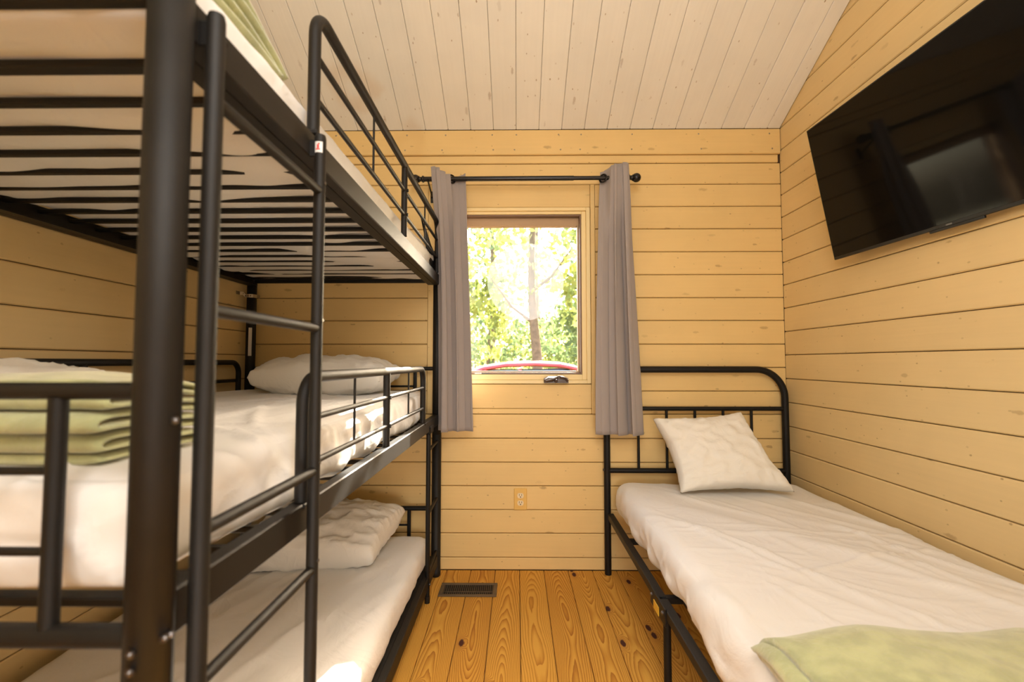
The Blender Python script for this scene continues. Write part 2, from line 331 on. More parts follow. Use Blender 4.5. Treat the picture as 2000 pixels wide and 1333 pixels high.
    def build(s, name, mat, parent=None, origin=None):
        me = bpy.data.meshes.new(name)
        vs = s.v if origin is None else [(a - origin[0], b - origin[1], c - origin[2]) for a, b, c in s.v]
        me.from_pydata(vs, [], s.f); me.polygons.foreach_set('use_smooth', s.sm)
        mats = mat if isinstance(mat, list) else [mat]
        for q in mats: me.materials.append(q)
        me.update()
        o = bpy.data.objects.new(name, me); COL.objects.link(o)
        w = Vector(origin) if origin is not None else Vector((0, 0, 0)); o.location = w
        if parent is not None:
            o.parent = parent; o.location = w - WT.get(parent.name, Vector((0, 0, 0)))
        WT[o.name] = w
        return o
def fixn(o):
    import bmesh
    bm = bmesh.new(); bm.from_mesh(o.data); bmesh.ops.recalc_face_normals(bm, faces=bm.faces); bm.to_mesh(o.data); bm.free(); return o
def tag(o, label=None, cat=None, group=None, kind=None):
    if label: o['label'] = label
    if cat: o['category'] = cat
    if group: o['group'] = group
    if kind: o['kind'] = kind
    return o
def empty(name, loc=(0, 0, 0)):
    o = bpy.data.objects.new(name, None); COL.objects.link(o); o.location = loc; o.empty_display_size = 0.1; WT[o.name] = Vector(loc); return o
def fillet(pts, r, n=8):
    P = [Vector(p) for p in pts]; out = [P[0]]
    for i in range(1, len(P) - 1):
        a = (P[i - 1] - P[i]).normalized(); b = (P[i + 1] - P[i]).normalized(); ang = a.angle(b); t = r / math.tan(ang / 2)
        p0 = P[i] + a * t; p1 = P[i] + b * t; c = P[i] + (a + b).normalized() * (r / math.sin(ang / 2))
        v0 = p0 - c; v1 = p1 - c; tot = v0.angle(v1); w_ = (v1 - v0 * math.cos(tot)) / math.sin(tot)
        for k in range(n + 1): out.append(c + v0 * math.cos(tot * k / n) + w_ * math.sin(tot * k / n))
    out.append(P[-1]); return out

def plank_x(x0, x1, z0, z1, yf, th, ch=0.004):
    """horizontal board on the back wall, front face at yf, chamfered long edges"""
    prof = [(yf + th, z0), (yf + ch, z0), (yf, z0 + ch), (yf, z1 - ch), (yf + ch, z1), (yf + th, z1)]
    n = len(prof)
    vs = [(x0, p[0], p[1]) for p in prof] + [(x1, p[0], p[1]) for p in prof]
    fs = [(i, (i + 1) % n, (i + 1) % n + n, i + n) for i in range(n)] + [tuple(range(n))[::-1], tuple(range(n, 2 * n))]
    return MB().add(vs, [f[::-1] for f in fs])

# ------------------------------------------------------------------ room constants
YB, YF = 2.50, -0.90            # plane of the far wall boards, wall behind the camera
XL, XR = -1.475, 1.462
ZP, SL = 2.409, 0.52            # plate height, roof slope
YR = 0.80                       # ridge
def zc(y): return ZP + SL * (YB - y) if y >= YR else ZP + SL * (YB - YR) - SL * (YR - y)
WX0, WX1, WZ0, WZ1 = -0.45, 0.405, 0.998, 1.975      # window frame (outer)

# ------------------------------------------------------------------ far wall
mb = MB()
for (a, b, c, d) in ((-1.7, WX0 + .01, -0.1, 2.75), (WX1 - .01, 1.7, -0.1, 2.75), (WX0 + .01, WX1 - .01, -0.1, WZ0 + .01), (WX0 + .01, WX1 - .01, WZ1 - .01, 2.75)):
    mb.box(a, b, YB + 0.014, YB + 0.12, c, d)
wall_back = mb.build('wall_back', M['gap']); tag(wall_back, kind='structure')
lev = [0.0, 0.066, 0.194, 0.319, 0.446, 0.573, 0.702, 0.833, 0.959, 1.087, 1.215, 1.345, 1.471, 1.599, 1.727, 1.855, 1.981, 2.106, 2.226]
G = 0.0016
CX0, CX1 = -0.493, 0.433       # outer edges of the window casing
for i in range(len(lev) - 1):
    z0, z1 = lev[i] + G, lev[i + 1] - G
    if z1 <= 0.84 or z0 >= 2.10:
        segs = [(XL, XR)]
    else: segs = [(XL, CX0), (CX1, XR)]
    for (a, b) in segs:
        plank_x(a + .001, b - .001, z0, z1, YB + random.uniform(0, .0012), 0.013).build('plank', M['wall_x'], wall_back)
# frieze boards under the ceiling
o = plank_x(XL + .001, XR - .012, 2.226 + G, 2.272, YB - 0.001, 0.014).build('frieze_strip', M['wall_x'], wall_back)
o = plank_x(XL + .001, XR - .003, 2.273, 2.4145, YB - 0.012, 0.025).build('frieze_board', M['wall_x'], wall_back)
fb = MB()
for nx_ in (-1.0, -0.62, -0.40, -0.12, -0.01, 0.24, 0.36, 0.63, 1.02, 1.40):
    for zz in (2.385, 2.30): fb.lathe((nx_ + random.uniform(-.02, .02), YB - 0.0125, zz), [(0.0045, 0.0008), (0.0045, -0.0006), (0.0001, -0.0006)], 8, 'Y')
tag(fb.build('nail_head', M['strap'], o), kind='stuff')
# window boards
def trimbox(name, x0, x1, z0, z1, y0, y1, b=0.003, parent=None, m='trim'):
    return MB().box(x0, x1, y0, y1, z0, z1, b).build(name, M[m], parent)
trimbox('casing_board', CX0 + .001, WX0 - .001, 0.8345, 2.104, YB - 0.006, YB + .013, parent=wall_back)
trimbox('casing_board', WX1 + .002, CX1 - .001, 0.8345, 2.104, YB - 0.006, YB + .013, parent=wall_back)
trimbox('header_board', WX0 + .001, WX1 + .001, WZ1 + .002, 2.104, YB - 0.002, YB + .013, parent=wall_back)
trimbox('apron_board', WX0 + .001, WX1 + .001, 0.864, WZ0 - .002, YB - 0.003, YB + .013, parent=wall_back)
trimbox('apron_strip', WX0 + .001, WX1 + .001, 0.8345, 0.8625, YB - 0.001, YB + .013, parent=wall_back)
# ------------------------------------------------------------------ window
win = empty('window_1', (0.0, YB, WZ0)); tag(win, kind='structure')
def rectframe(x0, x1, z0, z1, w, y0, y1, b=0.002, wt=None, wb=None):
    m = MB(); wt = wt or w; wb = wb or w
    m.box(x0, x0 + w, y0, y1, z0, z1, b); m.box(x1 - w, x1, y0, y1, z0, z1, b)
    m.box(x0 + w, x1 - w, y0, y1, z1 - wt, z1, b); m.box(x0 + w, x1 - w, y0, y1, z0, z0 + wb, b); return m
rectframe(WX0 + .001, WX1 - .001, WZ0 + .001, WZ1 - .001, 0.022, YB - 0.010, YB + 0.05, wt=0.018, wb=0.020).build('frame', M['winpaint'], win)
rectframe(WX0 + .023, WX1 - .023, WZ0 + .021, WZ1 - .019, 0.024, YB + 0.002, YB + 0.06, wt=0.016, wb=0.030).build('inner_frame', M['winpaint'], win)
rectframe(WX0 + .047, WX1 - .047, WZ0 + .051, WZ1 - .035, 0.009, YB + 0.010, YB + 0.060, 0.0015, wb=0.010).build('screen_frame', M['brown'], win)
sash = rectframe(WX0 + .056, WX1 - .056, WZ0 + .061, WZ1 - .044, 0.008, YB + 0.045, YB + 0.085, 0.001, wt=0.045, wb=0.008).build('sash', M['sashtan'], win)
rectframe(WX0 + .050, WX1 - .050, WZ0 + .054, WZ1 - .040, 0.010, YB + 0.090, YB + 0.12, 0.001).build('outer_stop', M['brown'], win)
MB().box(WX0 + .060, WX1 - .060, YB + .063, YB + .067, WZ0 + .066, WZ1 - .085).build('pane', M['glass'], win)
# printed spec label on the lower rail of the screen frame
lb = MB().box(-0.232, -0.195, YB + 0.0080, YB + 0.0098, 1.0515, 1.0590).build('spec_label', M['stick'], win)
m = MB()
for i in range(9): m.box(-0.230 + i * .0035, -0.228 + i * .0035 - (i % 3) * .0006, YB + .0074, YB + .0079, 1.0535, 1.0568)
tag(m.build('print', M['grey'], lb), kind='stuff')
MB().box(-0.193, -0.150, YB + 0.0080, YB + 0.0098, 1.0515, 1.0590).build('dark_label', M['grey'], win)
# folding crank handle
hb = MB()
hb.add([(x, y, z) for (x, y, z) in [(0.145, 2.487, 1.005), (0.28, 2.487, 1.005), (0.28, 2.487, 1.028), (0.25, 2.487, 1.040), (0.17, 2.487, 1.040), (0.145, 2.487, 1.028),
                                   (0.147, 2.460, 1.004), (0.278, 2.460, 1.004), (0.276, 2.462, 1.022), (0.248, 2.468, 1.033), (0.172, 2.468, 1.033), (0.149, 2.462, 1.022)]],
       [(0, 1, 2, 3, 4, 5), (11, 10, 9, 8, 7, 6)] + [(i, i + 6, (i + 1) % 6 + 6, (i + 1) % 6) for i in range(6)])
crank = fixn(hb.build('crank_cover', M['crank'], win))
MB().tube([(0.155, 2.458, 1.013), (0.19, 2.452, 1.022), (0.225, 2.450, 1.040), (0.262, 2.455, 1.030), (0.272, 2.458, 1.014)], 0.006, 10).build('crank_arm', M['crank'], win)
MB().lathe((0.21, 2.460, 1.016), [(0.0001, -0.011), (0.008, -0.011), (0.010, 0.0), (0.010, 0.010)], 14, 'Y').build('crank_knob', M['crank'], win)

# ------------------------------------------------------------------ side walls
def gable_slab(name, xa, xb):
    pts = [(2.66, -0.1), (2.66, ZP - .01), (YR, zc(YR) + .06), (YF - .1, zc(YF) + .0), (YF - .1, -0.1)]
    n = len(pts); vs = [(xa, y, z) for y, z in pts] + [(xb, y, z) for y, z in pts]
    fs = [(i, (i + 1) % n, (i + 1) % n + n, i + n) for i in range(n)] + [tuple(range(n))[::-1], tuple(range(n, 2 * n))]
    return tag(fixn(MB().add(vs, fs).build(name, M['gap'])), kind='structure')
wall_right = gable_slab('wall_right', XR + 0.014, XR + 0.12)
wall_left = gable_slab('wall_left', XL - 0.12, XL - 0.014)
def side_planks(parent, xf, sgn, levels):
    """sgn = +1: board body goes to +x from its face xf"""
    for i in range(len(levels) - 1):
        z0, z1 = levels[i] + G, levels[i + 1] - G
        x = xf + sgn * random.uniform(0, .0012); ch = 0.004; th = 0.013
        def yend(z, side):     # where the roof cuts the board
            lim = YB if side else YF
            if z <= (zc(YB) + .012 if side else zc(YF) + .012): return lim - (0.001 if side else -0.001)
            return YB - (z - ZP - .012) / SL if side else YR - (zc(YR) + .012 - z) / SL
        if z0 > zc(YR) - 0.02: break
        z1 = min(z1, zc(YR) - 0.005)
        prof = [(x + sgn * th, z0), (x + sgn * ch, z0), (x, z0 + ch), (x, z1 - ch), (x + sgn * ch, z1), (x + sgn * th, z1)]
        vs = [(p[0], yend(p[1], 0), p[1]) for p in prof] + [(p[0], yend(p[1], 1), p[1]) for p in prof]
        n = 6; fs = [(k, (k + 1) % n, (k + 1) % n + n, k + n) for k in range(n)] + [tuple(range(n))[::-1], tuple(range(n, 2 * n))]
        fixn(MB().add(vs, fs).build('plank', M['wall_y'], parent))
lv = [0.0] + [1.539 - .128 * k for k in range(11, 0, -1)] + [1.539 + .1257 * k for k in range(0, 16)]
side_planks(wall_right, XR, 1, lv)
side_planks(wall_left, XL, -1, lv)
# wall behind the camera with a doorway, and the rear roof slope
mb = MB()
for (a, b, c, d) in ((-1.6, -0.12, -0.1, 2.5), (0.72, 1.6, -0.1, 2.5), (-0.12, 0.72, 2.05, 2.5)): mb.box(a, b, YF - .1, YF, c, d)
tag(mb.build('wall_front', M['plaster']), kind='structure')
dr = MB().box(-.118, .718, YF - .07, YF - .03, 0.0, 2.045, .003)
for (a, b, c, d) in ((-.03, .27, 1.15, 1.90), (.33, .63, 1.15, 1.90), (-.03, .27, .25, .98), (.33, .63, .25, .98)): dr.box(a, b, YF - .034, YF - .022, c, d, .008)
dr = dr.build('door_1', M['plaster']); tag(dr, kind='structure')
MB().lathe((.655, YF - .03, 1.0), [(.0001, .055), (.02, .052), (.027, .038), (.012, .02), (.012, .0)], 16, 'Y').build('door_handle', M['bolt'], dr)
# ------------------------------------------------------------------ ceiling
def slope_slab(y0, y1, lift, th, x0=-1.6, x1=1.6):
    z0, z1 = zc(y0) + lift, zc(y1) + lift
    vs = [(x0, y0, z0), (x1, y0, z0), (x1, y1, z1), (x0, y1, z1), (x0, y0, z0 + th), (x1, y0, z0 + th), (x1, y1, z1 + th), (x0, y1, z1 + th)]
    return vs, [(0, 1, 2, 3), (7, 6, 5, 4), (4, 5, 1, 0), (5, 6, 2, 1), (6, 7, 3, 2), (7, 4, 0, 3)]
mb = MB(); v, f = slope_slab(2.75, YR, 0.016, 0.1); mb.add(v, f); v, f = slope_slab(YR, YF - .1, 0.016, 0.1); mb.add(v, f)
ceiling = tag(fixn(mb.build('ceiling', M['gap'])), kind='structure')
edges = [-0.004 + 0.1268 * k for k in range(-12, 13)]
edges = [e for e in edges if XL < e < XR]; edges = [XL + .001] + edges + [XR - .001]
ca = math.atan(SL); up = Vector((0, -math.cos(ca), math.sin(ca))); nr = Vector((0, -math.sin(ca), -math.cos(ca)))
for half in (0, 1):
    for i in range(len(edges) - 1):
        x0, x1 = edges[i] + .0008, edges[i + 1] - .0008
        if x1 - x0 < 0.01: continue
        ch = 0.0026; th = 0.014
        def P(x, d, ya, yb, t):
            y = ya; return None
        ya, yb = (YB - 0.012, YR) if half == 0 else (YR, YF)
        jit = random.uniform(0, .0012)
        prof = [(x0, th), (x0, ch), (x0 + ch, 0), (x1 - ch, 0), (x1, ch), (x1, th)]
        vs = [(px, ya, zc(ya) + d + jit) for px, d in prof] + [(px, yb, zc(yb) + d + jit) for px, d in prof]
        n = 6; fs = [(k, (k + 1) % n, (k + 1) % n + n, k + n) for k in range(n)] + [tuple(range(n))[::-1], tuple(range(n, 2 * n))]
        if half == 0 or True:
            fixn(MB().add(vs, fs).build('ceiling_board', M['ceil'], ceiling))
# ------------------------------------------------------------------ floor
floor = MB().box(-1.6, 1.6, YF - .1, 2.62, -0.12, -0.014).build('floor', M['gap']); tag(floor, kind='structure')
fe = [0.0135 + 0.13 * k for k in range(-12, 12)]; fe = [XL + .001] + [e for e in fe if XL + .02 < e < XR - .02] + [XR - .001]
for i in range(len(fe) - 1):
    x0, x1 = fe[i] + .0012, fe[i + 1] - .0012; ch = .0022
    cx = (x0 + x1) / 2
    prof = [(x0, -.013), (x0, -ch), (x0 + ch, 0), (x1 - ch, 0), (x1, -ch), (x1, -.013)]
    cuts = [YF] + ([random.uniform(0.2, 1.3)] if i % 3 == 1 else []) + [YB - .001]
    for a, b in zip(cuts[:-1], cuts[1:]):
        vs = [(px, a + .0008, pz) for px, pz in prof] + [(px, b - .0008, pz) for px, pz in prof]
        n = 6; fs = [(k, (k + 1) % n, (k + 1) % n + n, k + n) for k in range(n)] + [tuple(range(n))[::-1], tuple(range(n, 2 * n))]
        fixn(MB().add(vs, fs).build('floorboard', M['pine'], floor, origin=(cx, (a + b) / 2, 0)))

# ------------------------------------------------------------------ bunk bed
PX0, PX1, PY0, PY1 = -1.43, -0.425, 0.537, 2.43
RP = 0.0242
bunk = empty('bunk_bed', (-0.93, 1.48, 0))
tag(bunk, 'triple-tier black metal bunk bed with ladders and guard rails along the left wall', 'bed')
def bp(mb, name, mat='black', parent=None): return mb.build(name, M[mat], parent or bunk)
def post(x, y, top):
    m = MB()
    zs = [(0.0, 0.019), (0.022, RP - .001), (0.024, RP)]
    prof = [(0.0001, 0.0), (0.020, 0.0), (RP + .001, 0.006), (RP + .001, 0.030), (RP, 0.031)]
    for jz in (0.735, 1.585):
        if jz < top - 0.02: prof += [(RP, jz - .001), (RP - .0016, jz - .0005), (RP - .0016, jz + .0005), (RP, jz + .001)]
    prof += [(RP, top - .008), (RP - .006, top - .001), (0.0001, top)]
    m.lathe((x, y, 0), prof, 32)
    p = m.build('post', M['gun'], bunk)
    return p
def sharp(o, ang=35):
    me = o.data
    try:
        me.shade_auto_smooth  # noqa
    except Exception: pass
    md = o.modifiers.new('wn', 'WEIGHTED_NORMAL'); return o
posts = {}
for x in (PX0, PX1):
    for y, top in ((PY0, 1.93), (PY1, 1.72)):
        posts[(x, y)] = post(x, y, top)
def bolt(parent, x, y, z, dx, dy, r=0.0062):
    d = Vector((dx, dy, 0)).normalized(); c = Vector((x, y, z)); m = MB()
    m.tube([c, c + d * .003], r * 1.35, 14); m.tube([c + d * .003, c + d * .0045, c + d * .0062], r, 14, rs=[r, r * .9, r * .45])
    return m.build('bolt', M['bolt'], parent)
np_ = posts[(PX1, PY0)]
def onpost(ang, z, px=PX1, py=PY0):  # ang degrees from -y towards +x
    a = R(ang); d = (math.sin(a), -math.cos(a)); return px + d[0] * RP, py + d[1] * RP, z, d[0], d[1]
for (a, z) in ((78, 1.048), (86, 0.803), (70, 0.803), (2, 0.795), (2, 0.776), (10, 1.583)):
    x, y, zz, dx, dy = onpost(a - 0, z); bolt(np_, x, y, zz, dx, dy, 0.0038)
for z in (0.79, 0.82, 1.55): bolt(posts[(PX1, PY1)], PX1 + RP, PY1, z, 1, 0, 0.004)
# sticker and wall strap on the far left post
MB().box(PX0 + .002, PX0 + .020, PY1 - RP - .0018, PY1 - RP - .0004, 1.150, 1.300).build('sticker', M['stick'], posts[(PX0, PY1)])
# side rails: box section with inner ledge; one per side and tier
tiers = [0.115, 0.820, 1.572]       # top of the slat plane
for ti, z in enumerate(tiers):
    zr0, zr1 = ((0.062, 0.118), (z - 0.032, z + 0.022), (z - 0.046, z + 0.008))[ti]
    for sx, px in ((1, PX1), (-1, PX0)):
        xo = px + sx * 0.013
        m = MB().box(xo - sx * 0.028, xo, PY0 + RP * .8, PY1 - RP * .8, zr0, zr1, 0.0025)
        m.box(xo - sx * 0.060, xo - sx * 0.028, PY0 + .03, PY1 - .03, zr0 if ti else z - .004, zr0 + .004 if ti else z - .001)
        rail = bp(m, 'side_rail', 'gun')
    # slats
    ys = [0.662 + 0.0935 * k for k in range(19)] + ([2.395] if ti == 2 else [0.60, 2.395])
    for k, y in enumerate(sorted(ys)):
        hw = 0.0085 if 0 < k < len(ys) - 1 else 0.012
        m = MB().box(PX0 + .016, PX1 - .016, y - hw, y + hw, z - 0.016, z - 0.004, 0.002)
        bp(m, 'slat')
# end frames
def end_frame(y, tz, bz, kz, r_top=0.0105, inner=0.118, r_bot=0.0132):
    xa, xb = PX0 + RP * .7, PX1 - RP * .7
    bp(MB().tube([(xa, y, tz), (xb, y, tz)], r_top, 18), 'end_rail')
    bp(MB().tube([(xa, y, bz), (xb, y, bz)], r_bot, 18), 'end_rail')
    for x in (PX0 + inner, PX1 - inner):
        bp(MB().tube([(x, y, bz + .008), (x, y, tz - .008)], 0.0098, 16), 'upright')
    for z in kz:
        bp(MB().tube([(PX0 + inner + .008, y, z), (PX1 - inner - .008, y, z)], 0.0054, 12), 'cross_bar')
for y in (PY0, PY1):
    end_frame(y, 1.082, 0.800, (0.988, 0.895))
    end_frame(y, 0.348, 0.085, (0.262, 0.175), 0.012, 0.142)
end_frame(PY0, 1.86, 1.566, (1.77, 1.68), r_bot=0.0118)
end_frame(PY1, 1.66, 1.555, ())
# guard rails
def guard(px, y0, y1, ztop, zb, bars, thick, thin, name_lab=None, yfar_down=True, r=0.0125, drop0=None):
    pts = [(px, y0, zb), (px, y0, ztop), (px, y1, ztop)]
    if yfar_down: pts.append((px, y1, zb))
    path = fillet(pts, 0.055, 8)
    g = bp(MB().tube(path, r, 18), 'guard_rail', 'gun')
    for z in bars: MB().tube([(px, y0, z), (px, y1, z)], 0.0068, 12).build('guard_bar', M['gun'], g)
    for y in thick: MB().tube([(px, y, zb), (px, y, ztop)], 0.0115, 14).build('guard_upright', M['gun'], g)
    for y in thin: MB().tube([(px, y, min(bars)), (px, y, ztop)], 0.0034, 8).build('guard_wire', M['gun'], g)
    for y in list(thick):
        for z in bars: MB().tube([(px + .004, y, z), (px + .015, y, z)], 0.0062, 12).build('bar_socket', M['black'], g)
    return g
guard(PX1, 0.925, 2.395, 1.862, 1.59, (1.765, 1.672), (1.69,), (1.32, 2.07), r=0.0125)
guard(PX1, 0.905, 2.065, 1.086, 0.838, (1.001, 0.908), (1.49,), (1.195, 1.79), r=0.0125)
guard(PX0, 0.905, 2.330, 1.115, 0.838, (1.022, 0.925), (1.49,), (1.195, 1.90), r=0.0125)
guard(PX0, 0.925, 2.330, 1.862, 1.59, (1.765, 1.672), (1.69,), (1.32, 2.07))
# brackets where guard foot meets the rail
for y, z in ((0.925, 1.59), (0.905, 0.838), (2.065, 0.838)):
    bp(MB().box(PX1 - .017, PX1 + .016, y - .018, y + .018, z - .006, z + .004, 0.002), 'rail_bracket')
# gusset plate at the far upper corner
m = MB(); pts = [(2.08, 1.79), (2.20, 1.755), (2.30, 1.72), (2.40, 1.70), (2.40, 1.60), (2.33, 1.615), (2.27, 1.66), (2.22, 1.665), (2.16, 1.735)]
n = len(pts); vs = [(PX1 - .015, y, z) for y, z in pts] + [(PX1 - .022, y, z) for y, z in pts]
fs = [(i, (i + 1) % n, (i + 1) % n + n, i + n) for i in range(n)] + [tuple(range(n))[::-1], tuple(range(n, 2 * n))]
gus = fixn(bp(m.add(vs, fs), 'corner_gusset'))
# main ladder
LX = -0.395
lad = bp(MB().tube([(LX, 0.575, 0.0), (LX, 0.575, 1.565), (LX, 0.575, 1.572)], 0.0112, 20, rs=[.0112, .0112, .0095]), 'ladder', 'gun')
lad['label'] = 'round-tube ladder beside the near aisle post'
MB().tube([(LX, 0.893, 0.0), (LX, 0.893, 1.565), (LX, 0.893, 1.572)], 0.0112, 20, rs=[.0112, .0112, .0095]).build('ladder_pole', M['gun'], lad)
for z in (1.458, 1.183, 0.905, 0.718, 0.425, 0.150):
    MB().tube([(LX, 0.575, z), (LX, 0.893, z)], 0.0088, 18).build('rung', M['gun'], lad)
    MB().tube([(LX + .004, 0.893, z + .016), (LX + .0125, 0.893, z + .016)], 0.0036, 10).build('rung_bolt', M['bolt'], lad)
for y in (0.575, 0.893):
    MB().box(PX1 + .010, LX + .002, y - .009, y + .009, 1.525, 1.56, 0.002).build('ladder_hook', M['black'], lad)
    MB().tube([(LX, y + .010, 1.545), (LX, y + .0165, 1.545)], 0.006, 12).build('hook_bolt', M['black'], lad)
# wrapped sticker with red pictogram on the far pole
def wrap(cx, cy, r, a0, a1, z0, z1, n=8):
    vs = []; 
    for k in range(n + 1):
        a = R(a0 + (a1 - a0) * k / n); d = (math.sin(a), -math.cos(a))
        for z in (z0, z1): vs.append((cx + d[0] * r, cy + d[1] * r, z))
    for k in range(n + 1):
        a = R(a0 + (a1 - a0) * k / n); d = (math.sin(a), -math.cos(a))
        for z in (z0, z1): vs.append((cx + d[0] * (r - .0004), cy + d[1] * (r - .0004), z))
    q = 2 * (n + 1); fs = [(2 * k, 2 * k + 2, 2 * k + 3, 2 * k + 1) for k in range(n)] + [(q + 2 * k + 1, q + 2 * k + 3, q + 2 * k + 2, q + 2 * k) for k in range(n)]
    return MB().add(vs, fs, True)
st = wrap(LX, 0.893, 0.0116, -35, 45, 1.533, 1.555).build('ladder_sticker', M['stick'], lad)
m = wrap(LX, 0.893, 0.0119, -8, 12, 1.541, 1.549, 4)
w2 = wrap(LX, 0.893, 0.0119, -22, 22, 1.538, 1.5405, 4); m.add(w2.v, w2.f); w3 = wrap(LX, 0.893, 0.0119, 2, 18, 1.549, 1.552, 3); m.add(w3.v, w3.f)
tag(m.build('sticker_print', M['red'], lad), kind='stuff')
# short ladder at the far end
l2 = bp(MB().tube([(PX1 + .008, 2.165, 0.0), (PX1 + .008, 2.165, 0.815)], 0.0108, 18), 'ladder', 'black')
l2['label'] = 'short ladder at the far end of the lowest tier'
for z in (0.700, 0.405, 0.135): MB().tube([(PX1 + .008, 2.165, z), (PX1 + .004, 2.42, z)], 0.008, 14).build('rung', M['gun'], l2)
m = MB(); m.box(PX1 - .016, PX1 + .020, 2.150, 2.235, 0.775, 0.815, 0.006); m.build('ladder_cap', M['black'], l2)
bolt(l2, PX1 + .018, 2.160, 0.085, 1, -.4, 0.005)
MB().tube([(PX1 + .008, 2.165, 0.0), (PX1 + .008, 2.165, 0.03)], 0.0125, 18).build('rubber_foot', M['bezel'], l2)

# perforated strap tying the far post to the wall
strap = empty('wall_strap', (XL + .01, 2.43, 1.47)); tag(strap, 'galvanised perforated strap tying the far left bunk post to the wall', 'strap')
m = MB(); pts = []
for k in range(9):
    a = R(-200 + 250 * k / 8); pts.append((PX0 + math.sin(a) * (RP + .003), PY1 - math.cos(a) * (RP + .003)))
pts = [(XL + .003, 2.36), (XL + .004, 2.39)] + [(PX0 - .030, 2.40), (PX0 - .02, 2.404), (PX0, PY1 - RP - .003), (PX0 + .018, PY1 - .020), (PX0 + RP + .003, PY1), (PX0 + RP + .003, PY1 + .03)]
vs = []
for (x, y) in pts:
    for z in (1.462, 1.480): vs.append((x, y, z + (0.012 if x < PX0 - .02 else 0)))
fs = [(2 * k, 2 * k + 2, 2 * k + 3, 2 * k + 1) for k in range(len(pts) - 1)]
so = m.add(vs, fs).build('strap_band', M['strap'], strap); md = so.modifiers.new('s', 'SOLIDIFY'); md.thickness = 0.0015
for k in range(4): MB().lathe((PX0 - .030 + .013 * k, PY1 - RP - .0048 - .001 * (k == 0), 1.4705 + (.012 if k == 0 else 0)), [(0.0028, .001), (0.0028, -.0004), (0.0001, -.0004)], 8, 'Y').build('hole', M['dark'], strap)

# ------------------------------------------------------------------ mattresses
def ridged(p, f, w=1.0): return (1 - abs(mn.noise(Vector(p) * f))) ** 6 * w
def mattress(name, x0, x1, y0, y1, z0, z1, r, disp, mat='sheet', step=0.02):
    def ax(a, b, st):
        n = max(2, int(round((b - a - 2 * r) / st))); mid = list(np.linspace(a + r, b - r, n + 1))
        e = [r * (1 - math.cos(math.pi / 2 * k / 4)) for k in range(4)]
        return [a + r * (1 - math.cos(0)) + q for q in e][:4] + mid + [b - q for q in e][::-1]
    X, Y, Z = ax(x0, x1, step), ax(y0, y1, step), ax(z0, z1, step)
    vid = {}; vs = []; fs = []
    def vert(i, j, k):
        key = (i, j, k)
        if key in vid: return vid[key]
        p = Vector((X[i], Y[j], Z[k])); q = Vector((min(max(p.x, x0 + r), x1 - r), min(max(p.y, y0 + r), y1 - r), min(max(p.z, z0 + r), z1 - r)))
        d = p - q; n = d.normalized() if d.length > 1e-9 else Vector((0, 0, 1))
        pos = q + n * r; pos = pos + n * disp(pos, n)
        vid[key] = len(vs); vs.append(pos); return vid[key]
    nx, ny, nz = len(X) - 1, len(Y) - 1, len(Z) - 1
    for i in range(nx):
        for j in range(ny):
            fs.append((vert(i, j, 0), vert(i, j + 1, 0), vert(i + 1, j + 1, 0), vert(i + 1, j, 0)))
            fs.append((vert(i, j, nz), vert(i + 1, j, nz), vert(i + 1, j + 1, nz), vert(i, j + 1, nz)))
    for i in range(nx):
        for k in range(nz):
            fs.append((vert(i, 0, k), vert(i + 1, 0, k), vert(i + 1, 0, k + 1), vert(i, 0, k + 1)))
            fs.append((vert(i, ny, k), vert(i, ny, k + 1), vert(i + 1, ny, k + 1), vert(i + 1, ny, k)))
    for j in range(ny):
        for k in range(nz):
            fs.append((vert(0, j, k), vert(0, j, k + 1), vert(0, j + 1, k + 1), vert(0, j + 1, k)))
            fs.append((vert(nx, j, k), vert(nx, j + 1, k), vert(nx, j + 1, k + 1), vert(nx, j, k + 1)))
    c = ((x0 + x1) / 2, (y0 + y1) / 2, z0)
    return MB().add(vs, fs, True).build(name, M[mat], origin=c)

def creases(rng, n, box, ang, spread, amp, w):
    L = []
    for _ in range(n):
        cx, cy = rng.uniform(box[0], box[1]), rng.uniform(box[2], box[3]); a = R(rng.gauss(ang, spread))
        L.append((cx, cy, math.cos(a), math.sin(a), rng.uniform(.15, .5), amp * rng.uniform(.4, 1.2), w * rng.uniform(.6, 1.6), rng.uniform(-.6, .6)))
    return L
def crease_h(L, x, y):
    h = 0.0
    for (cx, cy, c, s, ln, a, w, cv) in L:
        dx, dy = x - cx, y - cy; t = dx * c + dy * s
        if abs(t) > ln: continue
        u = -dx * s + dy * c + cv * t * t * .5
        if abs(u) > 3 * w: continue
        h += a * math.exp(-(u / w) ** 2) * (1 - (t / ln) ** 2)
    return h
def sheet_disp(L, seed, side=1.0, hem=None, under=None):
    off = Vector((seed * 3.1, seed * 1.7, seed * 2.3))
    def f(p, n):
        q = p + off
        h = mn.noise(q * 2.2) * .008
        if n.z > 0.3: h += crease_h(L, p.x, p.y) + ridged((q.x * 1.3, q.y * .9, q.z), 3.0, .0045)
        s = 1 - abs(n.z)
        if s > 0.3:
            a = q.y if abs(n.x) > abs(n.y) else q.x
            h += s * side * (mn.noise(Vector((a * 6, q.z * 5, seed))) * .008 + ridged((a * 3.2 + q.z * 2.2, q.z * 1.2, seed), 3.0, .007) + ridged((a * 2.5 - q.z * 3.0, q.z, seed + 4), 3.4, .005))
        if n.z < -0.3 and under: h += under(p, q)
        return h
    return f
rg = random.Random(3)
